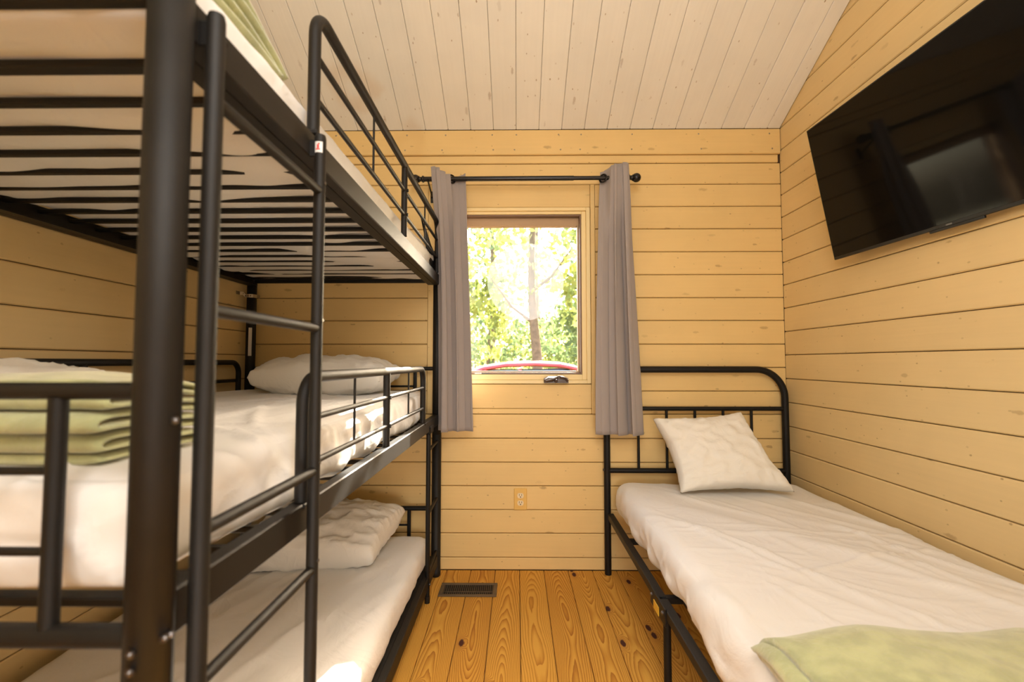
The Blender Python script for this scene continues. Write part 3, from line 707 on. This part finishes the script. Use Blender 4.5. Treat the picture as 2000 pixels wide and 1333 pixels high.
def under_upper(p, q):
    # fitted sheet sagging between and over the slats
    a = mn.noise(Vector((q.x * 2.2, q.y * 3.0, 2.0))) + 0.6 * mn.noise(Vector((q.x * 6, q.y * 14, 5.0)))
    sag = 0.006 + 0.012 * max(0, a + 0.05) * 1.6
    if p.y > 1.75: sag += 0.009 * min(1, (p.y - 1.75) / .35) * (1 + .6 * mn.noise(Vector((q.x * 4, q.y * 9, 9))))
    # drawn flat on each slat where it does not spill past it
    return sag - 0.004
LU = creases(rg, 10, (-1.3, -.5, .6, 2.4), 90, 40, .004, .012)
base_u = sheet_disp(LU, 1, 0.7, under=under_upper)
def disp_u(p, n): return base_u(p, n) + max(0, n.z) * (p.y - .6) * .020
um = mattress('mattress', -1.398, -0.452, 0.565, 2.385, 1.571, 1.662, 0.028, disp_u, step=0.0155)
tag(um, 'white-sheeted mattress on the slats of the top bunk', 'mattress')
def mid_under(p, q): return 0.010 * max(0, mn.noise(Vector((q.x * 3, q.y * 5, 1.0))))
LM = creases(rg, 34, (-1.3, -.45, .6, 2.4), 60, 35, .007, .011)
base_mid = sheet_disp(LM, 5, 1.1, under=mid_under)
def disp_mid(p, n):
    h = base_mid(p, n)
    if n.x > 0.3 and p.z < 0.90: h += 0.010 * math.sin(p.y * 17 + 2 * math.sin(p.y * 5)) * (0.90 - p.z) / .08
    return h
mm = mattress('mattress', -1.395, -0.462, 0.575, 2.340, 0.823, 0.972, 0.040, disp_mid, step=0.012)
tag(mm, 'white-sheeted mattress of the middle bunk with sun patches on its side', 'mattress')
LL = creases(rg, 34, (-1.3, -.45, .6, 2.4), 75, 18, .0065, .012)
lm = mattress('mattress', -1.395, -0.448, 0.575, 2.345, 0.112, 0.243, 0.045, sheet_disp(LL, 9, 0.8), step=0.018)
tag(lm, 'white-sheeted mattress of the lowest bunk, just above the floor', 'mattress')
LR = creases(rg, 22, (.6, 1.4, .9, 2.2), -62, 14, .0080, .011) + creases(rg, 20, (.70, 1.30, 1.0, 1.7), -18, 18, .0060, .008) + \
     [(1.02, 1.55, math.cos(R(-55)), math.sin(R(-55)), .75, .012, .05, .25), (0.80, 1.50, math.cos(R(-66)), math.sin(R(-66)), .6, .006, .012, .3), (1.22, 1.35, math.cos(R(-60)), math.sin(R(-60)), .6, .009, .035, .1)]
base_r = sheet_disp(LR, 13, 1.0)
def disp_r(p, n):
    h = base_r(p, n)
    if n.x < -0.3:
        h += 0.016 * math.exp(-((p.y - 1.15) / .22) ** 2) - 0.012 * math.exp(-((p.y - 1.42 + (p.z - .42) * .9) / .05) ** 2)
        if p.z < 0.40: h += 0.006 * math.sin(p.y * 22 + math.sin(p.y * 7) * 2)
    return h
rm = mattress('mattress', 0.508, 1.440, 0.470, 2.395, 0.332, 0.500, 0.060, disp_r, step=0.010)
tag(rm, 'white-sheeted mattress of the single bed by the right wall', 'mattress')

# ------------------------------------------------------------------ pillows
def pillow(name, C4, th, seed, dirn, label, n=44, pinch=0.06, lift=None, pw=0.30):
    """C4: four 3-D corners (u-v-, u+v-, u+v+, u-v+); dirn: thickness direction"""
    A, B, Cc, D = [Vector(c) for c in C4]; N = Vector(dirn).normalized(); vs = []; fs = []; vid = {}
    def pos(u, v, sgn):
        uu, vv = u, v
        uu = u * (1 - pinch * (1 - abs(v)) ** .0 * (1 - u * u) * 0) ; 
        # outline bows inwards between the corners
        k = pinch * (1 - v * v) * u * abs(u); k2 = pinch * (1 - u * u) * v * abs(v)
        uu = u - k; vv = v - k2
        a, b = (uu + 1) / 2, (vv + 1) / 2
        p = A * (1 - a) * (1 - b) + B * a * (1 - b) + Cc * a * b + D * (1 - a) * b
        h = ((1 - u * u) * (1 - v * v)) ; h = max(h, 0) ** pw
        q = Vector((u * 2 + seed, v * 2, seed * .7))
        wr = ridged((q.x * 1.2, q.y * 1.2, q.z + sgn), 1.5, .16) + mn.noise(q * 1.6) * .14
        cr = (abs(u) ** 5) * ridged((q.x, v * 6 + seed, 3), 1.3, .30) + (abs(v) ** 5) * ridged((u * 6 + seed, q.y, 5), 1.3, .30)
        hh = th * .5 * h * (1 + wr) + th * cr * .6 * h
        bow = 0
        if lift: bow = lift(u, v)
        return p + N * (sgn * hh + bow + mn.noise(q * 1.1) * .008)
    for sgn in (1, -1):
        for i in range(n + 1):
            for j in range(n + 1):
                u = -math.cos(math.pi * i / n); v = -math.cos(math.pi * j / n)
                u = .35 * u + .65 * (2 * i / n - 1); v = .35 * v + .65 * (2 * j / n - 1)
                edge = i in (0, n) or j in (0, n)
                key = (i, j, 0 if edge else sgn)
                if key not in vid: vid[key] = len(vs); vs.append(pos(u, v, sgn))
        for i in range(n):
            for j in range(n):
                K = lambda a, b: vid[(a, b, 0 if (a in (0, n) or b in (0, n)) else sgn)]
                q = (K(i, j), K(i + 1, j), K(i + 1, j + 1), K(i, j + 1)); fs.append(q if sgn > 0 else q[::-1])
    c = (A + B + Cc + D) / 4
    o = fixn(MB().add(vs, fs, True).build(name, M['pillow'], origin=tuple(c)))
    return tag(o, label, 'pillow')
pillow('pillow', [(-1.19, 2.00, 1.045), (-0.59, 1.96, 1.035), (-0.60, 2.37, 1.065), (-1.27, 2.38, 1.065)], 0.180, 1.3, (0, -.12, 1), 'white pillow at the far end of the middle bunk', pinch=.05)
pillow('pillow', [(-1.16, 1.87, 0.295), (-0.60, 1.93, 0.300), (-0.545, 2.27, 0.385), (-1.18, 2.30, 0.415)], 0.185, 4.1, (0, -.30, 1), 'white pillow at the far end of the lowest bunk', pinch=.04)
pillow('pillow', [(-1.42, 0.84, 1.045), (-0.86, 0.86, 1.025), (-1.00, 1.24, 1.020), (-1.44, 1.26, 1.050)], 0.150, 7.7, (0, 0, 1), 'white pillow behind the green blanket at the near end of the middle bunk', pinch=.03)
pillow('pillow', [(0.745, 2.115, 0.520), (1.265, 2.115, 0.525), (1.135, 2.345, 0.862), (0.692, 2.345, 0.828)], 0.150, 9.2, (0.0, -1, .62), 'white square pillow leaning on the headboard of the single bed', pinch=.13)

# ------------------------------------------------------------------ folded fleece blankets (serpentine fold, one cloth)
def folded(name, label, fold_lo, fold_hi, w0, w1, z0, layers, lt, axis, seed, bulge=0.0, sag=None, nw=60):
    """cloth goes back and forth along the fold axis between fold_lo and fold_hi; extruded from w0 to w1"""
    rng = random.Random(seed); path = []
    for k in range(layers):
        z = z0 + lt * (k + .5)
        lo = fold_lo + rng.uniform(0, .018) + bulge * k; hi = fold_hi - rng.uniform(0, .018) - bulge * k
        seq = np.linspace(lo + lt * .5, hi - lt * .5, 22)
        if k % 2: seq = seq[::-1]
        for s_ in seq: path.append((s_, z))
        if k < layers - 1:
            end = (hi - lt * .5) if k % 2 == 0 else (lo + lt * .5); sg = 1 if k % 2 == 0 else -1
            for t in range(1, 6):
                a = -math.pi / 2 + math.pi * t / 6; path.append((end + sg * math.cos(a) * lt * .62, z + lt * .5 + math.sin(a) * lt * .5))
    m = len(path); th = lt * .44; vs = []; fs = []
    nrm = []
    for i in range(m):
        a = path[max(0, i - 1)]; b = path[min(m - 1, i + 1)]; d = Vector((b[0] - a[0], b[1] - a[1])).normalized(); nrm.append(Vector((-d.y, d.x)))
    ring = []
    for i in range(m): ring.append((i, 1))
    loop = [(i, 1) for i in range(m)] + [(i, -1) for i in reversed(range(m))]
    for j in range(nw + 1):
        t = j / nw; w = w0 + (w1 - w0) * t
        endf = min(1.0, min(t, 1 - t) * nw / 2.5); endf = math.sin(endf * math.pi / 2) if endf < 1 else 1
        for (i, sgn) in loop:
            s_, z = path[i]; tt = th * (0.25 + .75 * endf)
            hfrac = (z - z0) / (lt * layers)
            layer_j = mn.noise(Vector((z * 60, w * 2.0, seed))) * .010
            a = s_ + nrm[i].x * sgn * tt + layer_j + mn.noise(Vector((w * 5, z * 20, seed))) * .008
            b = z + nrm[i].y * sgn * tt + hfrac * (mn.noise(Vector((s_ * 5, w * 5, seed + 2))) * .022 + mn.noise(Vector((s_ * 14, w * 12, seed))) * .005)
            ww = w + mn.noise(Vector((z * 70, s_ * 3, seed + 7))) * .012 * (1 if (t < .05 or t > .95) else 0)
            if sag: b += sag(a, ww, hfrac)
            vs.append((ww, a, b) if axis == 'Y' else (a, ww, b))
    L = len(loop)
    for j in range(nw):
        for i in range(L): fs.append((j * L + i, j * L + (i + 1) % L, (j + 1) * L + (i + 1) % L, (j + 1) * L + i))
    for base in (0, nw * L):   # cloth ends
        for i in range(m - 1): fs.append((base + i, base + i + 1, base + L - 2 - i, base + L - 1 - i))
    o = fixn(MB().add(vs, fs, True).build(name, M['fleece'], origin=tuple(np.mean(np.array(vs), 0))))
    return tag(o, label, 'blanket')
folded('folded_blanket', 'sage green fleece blanket folded in many layers at the near end of the middle bunk', 0.600, 0.800, -1.30, -0.548, 0.978, 8, 0.0137, 'Y', 3)
def sag_top(a, w, h):
    f = .10 + .82 * ((a - .68) / .18) ** 2 if a > .68 else .10
    return -.080 * h * min(f, .93)
folded('folded_blanket', 'sage green fleece blanket folded at the near edge of the top bunk', 0.33, 0.872, -0.95, -0.458, 1.666, 4, 0.021, 'Y', 8, sag=sag_top)
folded('folded_blanket', 'sage green fleece blanket folded across the near end of the single bed', 0.483, 1.33, 0.50, 1.000, 0.503, 4, 0.0205, 'X', 5, bulge=0.007,
       sag=lambda a, w, h: h * (-.012 * max(0, (.60 - a) / .10) - .02 * max(0, (w - .90) / .07) ** 2 + .008 * math.sin(a * 9 + w * 6)))

# ------------------------------------------------------------------ single bed
sb = empty('single_bed_frame', (0.96, 1.47, 0)); tag(sb, 'black metal single bed frame with tubular headboard by the right wall', 'bed')
HX0, HX1, HY, HZ = 0.480, 1.430, 2.46, 1.077
def sp(mb, name, mat='black'): return mb.build(name, M[mat], sb)
sp(MB().tube(fillet([(HX0, HY, 0), (HX0, HY, HZ), (HX1, HY, HZ), (HX1, HY, 0)], 0.15, 14), 0.0175, 22), 'headboard_frame')
sp(MB().tube([(HX0, HY, .868), (HX1, HY, .868)], 0.0115, 16), 'headboard_rail')
sp(MB().tube([(HX0, HY, .540), (HX1, HY, .540)], 0.0135, 16), 'headboard_rail')
for x in (0.648, 0.799, 0.950, 1.100, 1.250): sp(MB().tube([(x, HY, .540), (x, HY, .868)], 0.0072, 12), 'spindle')
for x, sx in ((0.487, 1), (1.425, -1)):
    m = MB().box(x - .010 * sx, x + .020 * sx, 0.47, 1.575, 0.292, 0.322, 0.002); m.box(x - .010 * sx, x + .020 * sx, 1.590, 2.44, 0.292, 0.322, 0.002)
    r_ = sp(m, 'side_rail', 'gun'); 
    for y in (0.52, 1.545): sp(MB().tube([(x + .006 * sx, y, 0), (x + .006 * sx, y, .30)], 0.0125, 16), 'leg')
for y in (0.53, 1.05, 1.60, 2.10): sp(MB().box(.49, 1.42, y - .012, y + .012, .296, .318, .002), 'cross_bar')
for x in np.linspace(0.56, 1.36, 9): sp(MB().box(x - .012, x + .012, .48, 2.43, .318, .329, .001), 'bed_slat')
m = MB().box(.472, .479, 1.50, 1.66, .268, .326, .002); hinge = sp(m, 'hinge_plate')
MB().box(.4695, .4718, 1.560, 1.615, .272, .300, 0).build('hinge_sticker', M['yellow'], hinge)
for y in (1.52, 1.64): bolt(hinge, .472, y, .305, -1, 0, .005)
bolt(sb, HX0 - .0175, HY - .004, .545, -1, -.2, .0055)
sp(MB().tube(fillet([(HX0, .46, 0), (HX0, .46, .55), (HX1, .46, .55), (HX1, .46, 0)], 0.10, 10), 0.0175, 20), 'footboard_frame')
# ------------------------------------------------------------------ curtains
def curtain(name, label, z0, z1, left, right, folds, amp, seed, yc, warp=1.0, topedge=None, flap=0.0, ph=0.0, side=None, prof=lambda s: 1.0):
    nu, nv = 150, 60; vs = []; fs = []
    for j in range(nv + 1):
        t = j / nv; z = z0 + (z1 - z0) * t          # t=1 top
        xl = left(t); xr = right(t); A = amp * (1.15 - .35 * t)
        for i in range(nu + 1):
            s = i / nu; sw = s ** warp
            ang = 2 * math.pi * folds * s + ph + .30 * mn.noise(Vector((s * 3, z * .8, seed)))
            fade = 1 if s < 1 - flap else max(.12, 1 - (s - (1 - flap)) / max(flap, .01) * .9)
            kt = max(0.0, min(1.0, (t - .70) / .22)) if side else 0.0; kt = kt * kt * (3 - 2 * kt)
            fade = fade * prof(s)
            y = yc + (1 - kt) * A * math.sin(ang) * fade + kt * (side(s) + .008 * math.sin(ang) * fade if side else 0) + .002 * mn.noise(Vector((s * 7, z * 1.2, seed)))
            x = xl + (xr - xl) * sw + .50 * A * math.sin(2 * ang + .6 + .5 * math.sin(z * 2 + seed)) * fade
            zz = z
            if topedge and t > .8: zz = z + topedge(s) * (t - .8) / .2
            vs.append((x, y, zz))
    for j in range(nv):
        for i in range(nu):
            a = j * (nu + 1) + i; fs.append((a, a + 1, a + nu + 2, a + nu + 1))
    o = MB().add(vs, fs, True).build(name, M['curtain'], origin=((left(0) + right(0)) / 2, yc, z0))
    md = o.modifiers.new('s', 'SOLIDIFY'); md.thickness = .0018; md.offset = 0
    return tag(o, label, 'curtain')
def lerp(a, b): return lambda t: a + (b - a) * t
cl = curtain('curtain', 'mauve-grey grommet curtain gathered at the left side of the window', 0.760, 2.133,
        lambda t: -.404 - .005 * t - .039 * t ** 3, lambda t: -.220 - .039 * t - .012 * t ** 2, 2.8, .032, 2, 2.37, 1.15, prof=lambda s: .30 + .95 / (1 + math.exp((s - .55) * 14)), side=lambda s: -.024 + .046 / (1 + math.exp(-(s - .62) * 40)), topedge=lambda s: .018 * math.cos(s * 5.5) - .02 * s, flap=.0, ph=.4)
cr_ = curtain('curtain', 'mauve-grey grommet curtain gathered at the right side of the window', 0.743, 2.153,
        lambda t: .407 + .040 * t ** 2, lambda t: .630 - .052 * t, 2.6, .034, 6, 2.37, 0.9, prof=lambda s: .22 + 1.05 / (1 + math.exp(-(s - .46) * 18)), side=lambda s: .022 - .046 / (1 + math.exp(-(s - .24) * 40)), topedge=lambda s: -.03 * (1 - s) ** 2 + .006, flap=.0, ph=2.6)
rod = empty('curtain_rod', (0.04, 2.37, 2.087)); tag(rod, 'dark bronze curtain rod with ball finials above the window', 'curtain rod')
ry, rz = 2.37, 2.087
MB().tube([(-0.500, ry, rz), (0.30, ry, rz + .002)], 0.0128, 18).build('outer_tube', M['rod'], rod)
MB().tube([(0.28, ry, rz + .002), (0.602, ry, rz + .003)], 0.0108, 18).build('inner_tube', M['rod'], rod)
for sx, x in ((-1, -0.492), (1, 0.585)):
    pr = [(0.0001, -0.002), (.016, 0), (.018, .008), (.012, .012), (.012, .022), (.018, .026)] + [(.024 * math.sin(math.pi * (k + 1.5) / 11), .046 - .024 * math.cos(math.pi * (k + 1.5) / 11)) for k in range(9)] + [(0.0001, .070)]
    MB().lathe((x, ry, rz + (.003 if sx > 0 else 0)), [(r_, h * sx) for r_, h in pr], 22, 'X').build('finial', M['rod'], rod)
for x in (-0.470, 0.548):
    m = MB().tube(fillet([(x, YB - .003, rz - .055), (x, YB - .028, rz - .050), (x, ry + .002, rz - .014), (x, ry - .004, rz - .015)], .01, 4), .0045, 10)
    m.box(x - .010, x + .010, YB - .010, YB - .004, rz - .085, rz - .02, .001); m.tube([(x, ry - .016, rz - .004), (x, ry - .010, rz - .016), (x, ry + .010, rz - .016), (x, ry + .016, rz - .004)], .004, 8)
    m.build('bracket', M['rod'], rod)
def grommet(par, x, tilt):
    m = MB(); a = R(tilt); ax = Vector((math.cos(a), -math.sin(a), 0)); u = Vector((math.sin(a), math.cos(a), 0)); w = Vector((0, 0, 1)); vs = []; N1, N2 = 24, 8
    for i in range(N1):
        t = 2 * math.pi * i / N1; rd = u * math.cos(t) + w * math.sin(t)
        for j in range(N2):
            q = 2 * math.pi * j / N2; vs.append(Vector((x, ry, rz)) + rd * (.0205 + .0048 * math.cos(q)) + ax * .0035 * math.sin(q))
    fs = [(i * N2 + j, ((i + 1) % N1) * N2 + j, ((i + 1) % N1) * N2 + (j + 1) % N2, i * N2 + (j + 1) % N2) for i in range(N1) for j in range(N2)]
    m.add(vs, fs, True); return m.build('grommet', M['rod'], par)
grommet(cl, -0.345, 50); grommet(cr_, 0.455, -50); grommet(cr_, 0.556, 75)

# ------------------------------------------------------------------ outlet, floor vent
out = empty('wall_outlet', (0.0185, YB, 0.377)); tag(out, 'ivory duplex wall outlet below the window', 'outlet')
def outlet():
    cx, cz = 0.0185, 0.3775
    MB().box(cx - .035, cx + .035, YB - .006, YB + .001, cz - .057, cz + .057, .0025).build('cover_plate', M['plate'], out)
    for dz in (.0195, -.0195):
        m = MB(); n = 20; pts = []
        for k in range(n):
            a = 2 * math.pi * k / n; pts.append((cx + .0172 * math.cos(a), max(-.0135, min(.0135, .0172 * math.sin(a))) + cz + dz))
        vs = [(x, YB - .0085, z) for x, z in pts] + [(x, YB - .005, z) for x, z in pts]
        fs = [tuple(range(n)), tuple(range(n, 2 * n))[::-1]] + [(i, i + n, (i + 1) % n + n, (i + 1) % n) for i in range(n)]
        so_ = fixn(m.add(vs, fs).build('socket', M['socket'], out))
        m = MB().box(cx - .0078, cx - .0052, YB - .0090, YB - .0083, cz + dz - .001, cz + dz + .009); m.box(cx + .0052, cx + .0078, YB - .0090, YB - .0083, cz + dz, cz + dz + .008)
        m.lathe((cx, YB - .0087, cz + dz - .007), [(.0001, -.0003), (.0030, -.0003), (.0030, .0004)], 10, 'Y'); m.build('slots', M['dark'], so_)
    MB().lathe((cx, YB - .0072, cz), [(.0001, -.0006), (.003, -.0006), (.0034, .001)], 12, 'Y').build('screw', M['plate'], out)
outlet()
vent = empty('floor_register', (-0.243, 2.286, 0)); tag(vent, 'brown metal floor register with narrow louvres near the far wall', 'vent')
vx0, vx1, vy0, vy1 = -0.378, -0.098, 2.218, 2.348
m = MB()
for (a, b, c, d) in ((vx0, vx1, vy0, vy0 + .018), (vx0, vx1, vy1 - .018, vy1), (vx0, vx0 + .020, vy0 + .018, vy1 - .018), (vx1 - .020, vx1, vy0 + .018, vy1 - .018)): m.box(a, b, c, d, .0005, .006, .0015)
m.build('register_frame', M['vent'], vent)
MB().box(vx0 + .01, vx1 - .01, vy0 + .01, vy1 - .01, .0002, .0010).build('register_opening', M['ventdark'], vent)
nf = 25
for k in range(nf):
    x = vx0 + .024 + (vx1 - vx0 - .048) * k / (nf - 1); MB().box(x - .0011, x + .0011, vy0 + .017, vy1 - .017, .0012, .0052).build('louvre', M['vent'], vent)
for y in (vy0 + .045,): MB().box(vx0 + .018, vx1 - .018, y - .001, y + .001, .0011, .0042).build('cross_bar', M['vent'], vent)

# ------------------------------------------------------------------ television
tv = empty('television', (1.34, 1.5, 1.56)); tv.rotation_mode = 'XYZ'; tag(tv, 'black wall-mounted flat television tilted down on the right wall', 'television')
bot = Vector((1.392, 0, 1.563)); top = Vector((1.283, 0, 2.140)); upv = (top - bot).normalized(); nv_ = Vector((-upv.z, 0, upv.x))   # facing the room, down
Hh = (top - bot).length; ty0, ty1 = 1.995 - Hh * 16 / 9 - .02, 1.995
def tvbox(a0, a1, y0, y1, d0, d1, b=.002):
    """a along height, d along normal (towards room positive)"""
    mat = Matrix(((nv_.x, 0, upv.x, bot.x), (0, 1, 0, 0), (nv_.z, 0, upv.z, bot.z), (0, 0, 0, 1)))
    piv = Matrix.Translation((bot.x, ty1, 0)); mat = piv @ Matrix.Rotation(0.050, 4, 'Z') @ piv.inverted() @ mat
    return MB().box(d0, d1, y0, y1, a0, a1, b, mat=mat)
fixn(tvbox(0, Hh, ty0, ty1, -.012, 0.0).build('panel_body', M['bezel'], tv))
fixn(tvbox(.012, Hh - .006, ty0 + .006, ty1 - .006, .0003, .0012, .0003).build('screen', M['screen'], tv))
fixn(tvbox(.04, .36, ty0 + .12, ty1 - .12, -.045, -.0125, .006).build('rear_housing', M['bezel'], tv))
fixn(tvbox(-.008, .001, 1.385, 1.560, -.010, -.001, .001).build('sensor_bar', M['bezel'], tv))
fixn(tvbox(.003, .008, 1.478, 1.498, .0012, .0017, .0001).build('emblem', M['bolt'], tv))
for y in (1.30, 1.62):
    m = tvbox(.05, .40, y - .015, y + .015, -.060, -.046, .002); m.build('mount_arm', M['bezel'], tv)
m = MB().box(XR - .014, XR - .001, 1.15, 1.78, 1.66, 1.94, .002)
for y in (1.30, 1.62): m.box(1.395, XR - .01, y - .01, y + .01, 1.78, 1.84, .002)
m.build('wall_plate', M['bezel'], tv)
# ------------------------------------------------------------------ outdoors
ground = MB().box(-30, 30, 2.8, 60, -0.75, -0.45).build('ground', M['grass']); tag(ground, kind='structure')
def leaves(mb, c, rad, n, size, rng):
    vs = []; fs = []
    for _ in range(n):
        while True:
            p = Vector((rng.uniform(-1, 1), rng.uniform(-1, 1), rng.uniform(-1, 1)))
            if p.length < 1: break
        p = Vector((c[0] + p.x * rad[0], c[1] + p.y * rad[1], c[2] + p.z * rad[2]))
        if mn.noise(p * 1.3) < -0.05: continue
        a = Vector((rng.gauss(0, 1), rng.gauss(0, 1), rng.gauss(0, .6))).normalized(); b = a.orthogonal().normalized(); b = Matrix.Rotation(rng.uniform(0, 6.28), 3, a) @ b
        s_ = size * rng.uniform(.6, 1.3); w = a.cross(b) * s_ * .35
        k = len(vs); vs += [p, p + b * s_ * .5 + w, p + b * s_, p + b * s_ * .5 - w]; fs.append((k, k + 1, k + 2, k + 3))
    mb.add(vs, fs, True)
def tree(x, y, h, r, crown, n, size, mat, seed, label, lean=0.0, branches=()):
    rng = random.Random(seed); t = empty('tree', (x, y, -0.45)); tag(t, label, 'tree', None)
    pts = []
    for k in range(9):
        q = k / 8; pts.append((x + lean * q * h + .08 * math.sin(q * 7 + seed), y + .08 * math.cos(q * 5 + seed), -.45 + h * q))
    MB().tube(pts, r, 10, rs=[r * (1.25 - .85 * k / 8) for k in range(9)]).build('trunk', M['bark'], t)
    for (q, dx, dz, rr) in branches:
        b = Vector(pts[int(q * 8)]); MB().tube([b, b + Vector((dx * .5, 0, dz * .35)), b + Vector((dx, .1, dz))], rr, 8, rs=[rr, rr * .75, rr * .35]).build('branch', M['bark'], t)
    m = MB()
    for (cx, cy, cz, rx, ryy, rzz, fr) in crown: leaves(m, (x + cx, y + cy, cz), (rx, ryy, rzz), int(n * fr), size, rng)
    tag(m.build('foliage', M[mat], t), kind='stuff')
    return t
tree(0.55, 12.5, 7.0, .13, [(0, 0, 4.6, 2.2, 1.6, 1.9, .6), (-1.6, .5, 3.2, 1.1, 1.0, 1.0, .3), (1.2, 0, 3.0, 1.0, 1, .8, .25)], 2600, .22, 'leaf', 1, 'slim tree with a pale trunk just right of the window centre, beyond the car', -.02, ((.5, 1.1, 1.2, .05), (.45, -1.2, 1.3, .05), (.6, .9, .9, .04)))
tree(-2.3, 13.5, 7.5, .15, [(0, 0, 4.6, 1.9, 1.5, 2.4, .6), (.9, 0, 2.2, 1.2, 1.0, 1.2, .4)], 3000, .20, 'leaf', 2, 'leafy tree at the left edge of the window view', .02, ((.5, .9, 1.0, .05),))
tree(2.9, 15.5, 8.0, .16, [(0, 0, 4.2, 2.3, 1.5, 2.0, .6), (-.9, 0, 2.0, 1.2, 1.0, 1.1, .4)], 2800, .22, 'leafd', 3, 'leafy tree at the right edge of the window view', -.03, ((.4, -1.3, 1.4, .06), (.55, -1.4, .8, .05)))
tree(-1.1, 20, 9.0, .17, [(0, 0, 2.6, 2.6, 2.0, 2.2, .6), (0, 0, 6.0, 2.2, 1.5, 1.6, .3)], 3400, .26, 'leafd', 4, 'darker tree further back, left of the window centre', 0, ())
tree(4.2, 23, 10.0, .20, [(0, 0, 2.8, 3.2, 2.0, 2.4, 1)], 3200, .30, 'leafd', 5, 'distant tree far back on the right of the window view', 0, ())
tree(1.2, 27, 10.0, .20, [(0, 0, 1.9, 4.2, 2.0, 1.7, 1)], 3600, .32, 'leaf', 6, 'distant low-crowned tree behind the slim pale-trunked one', 0, ())
tree(-5.6, 31, 10.0, .20, [(0, 0, 2.6, 3.6, 2.0, 2.6, 1)], 3400, .32, 'leafd', 10, 'distant broad tree far back on the left of the window view', 0, ())
# tree beside the cabin; one leafy branch reaches over the window (above the view) and dapples the sun
tree(2.6, 4.9, 6.5, .12, [(0, .2, 4.9, 1.4, 1.2, 1.1, .85)], 1800, .14, 'leaf', 7, 'tree beside the cabin whose overhanging branch dapples the sunlight', 0.0, ((.5, -1.2, .6, .05),))
ot = [o for o in bpy.data.objects if o.name.startswith('tree') and o.get('label', '').startswith('tree beside')][0]
m = MB(); rng = random.Random(12)
leaves(m, (.16, 3.62, 2.62), (.62, .42, .30), 210, .105, rng)
tag(m.build('foliage', M['leaf'], ot), kind='stuff')
MB().tube([(2.6, 4.9, 2.6), (1.5, 4.4, 3.0), (.8, 3.9, 2.85), (.1, 3.6, 2.70), (-.25, 3.5, 2.6)], .02, 8, rs=[.035, .025, .015, .008, .004]).build('branch', M['bark'], ot)
# car
car = empty('car', (0.12, 6.9, -0.45)); tag(car, 'red car parked outside the window, only its roof showing', 'car')
def carbody():
    cx, cy, g = -0.10, 6.9, -0.45
    # outline (x, z_low, z_high, half width low, half width high)
    st = [(-2.15, .42, .62, .70, .62), (-2.05, .30, .78, .80, .74), (-1.5, .25, .93, .85, .80), (-1.05, .25, 1.02, .86, .80), (-.55, .25, 1.10, .86, .78), (0, .25, 1.12, .86, .78), (.9, .25, 1.10, .86, .78), (1.5, .25, 1.05, .86, .78), (2.0, .28, .98, .82, .74), (2.15, .40, .80, .74, .66)]
    m = MB(); vs = []
    for (x, zl, zh, wl, wh) in st:
        zm = (zl + zh) / 2 + .05
        for (yy, zz) in ((-wl * .85, zl), (-wl, zl + .12), (-wl, zm), (-wh, zh - .04), (-wh * .9, zh), (wh * .9, zh), (wh, zh - .04), (wl, zm), (wl, zl + .12), (wl * .85, zl)): vs.append((cx + x, cy + yy, g + zz))
    n = 10; q = len(st); fs = [(i * n + j, i * n + (j + 1) % n, (i + 1) * n + (j + 1) % n, (i + 1) * n + j) for i in range(q - 1) for j in range(n)] + [tuple(range(n)), tuple(range((q - 1) * n, q * n))[::-1]]
    fixn(m.add(vs, fs, True).build('body', M['carred'], car))
    # cabin
    def prism(pts, w0, w1, name, mat, z_off=0.0, thick=None):
        m = MB(); vs = [(cx + x, cy - (w0 if z < 1.2 else w1), g + z) for x, z in pts] + [(cx + x, cy + (w0 if z < 1.2 else w1), g + z) for x, z in pts]; n = len(pts)
        return fixn(m.add(vs, [(i, (i + 1) % n, (i + 1) % n + n, i + n) for i in range(n)] + [tuple(range(n)), tuple(range(n, 2 * n))[::-1]]).build(name, M[mat], car))
    prism([(-.95, 1.03), (-.38, 1.46), (.80, 1.48), (1.45, 1.06)], .72, .60, 'windows', 'carglass')
    roofp = [(-.50, 1.455), (-.36, 1.50), (-.05, 1.548), (.35, 1.560), (.70, 1.545), (.92, 1.50), (1.02, 1.455)]
    m = MB(); vs = []
    for (x, z) in roofp:
        for (yy, dz) in ((-.64, -.05), (-.60, -.012), (-.30, 0.01), (0, .014), (.30, .01), (.60, -.012), (.64, -.05)): vs.append((cx + x, cy + yy, g + z + dz))
    n = 7; fs = [(i * n + j, i * n + j + 1, (i + 1) * n + j + 1, (i + 1) * n + j) for i in range(len(roofp) - 1) for j in range(n - 1)]
    ro = m.add(vs, fs, True).build('roof', M['carred'], car); md = ro.modifiers.new('s', 'SOLIDIFY'); md.thickness = .02
    for x in (-1.35, 1.35):
        for sy in (-1, 1):
            w = MB().lathe((cx + x, cy + sy * .78, g + .32), [(.10, -.10 * sy), (.30, -.10 * sy), (.32, -.07 * sy), (.32, .07 * sy), (.30, .10 * sy), (.18, .09 * sy)], 24, 'Y').build('wheel', M['rubber'], car)
            MB().lathe((cx + x, cy + sy * .78, g + .32), [(.0001, .085 * sy), (.06, .09 * sy), (.185, .075 * sy)], 16, 'Y').build('hub_cap', M['chrome'], w)
    for x, z, nm in ((-.95, .0, 'pillar'), (.20, 0, 'pillar')):
        for sy in (-1, 1): MB().tube([(cx + x * .75 + .05, cy + sy * .725, g + 1.05), (cx + x * .4 + .06, cy + sy * .62, g + 1.47)], .028, 8).build(nm, M['carred'], car)
carbody()
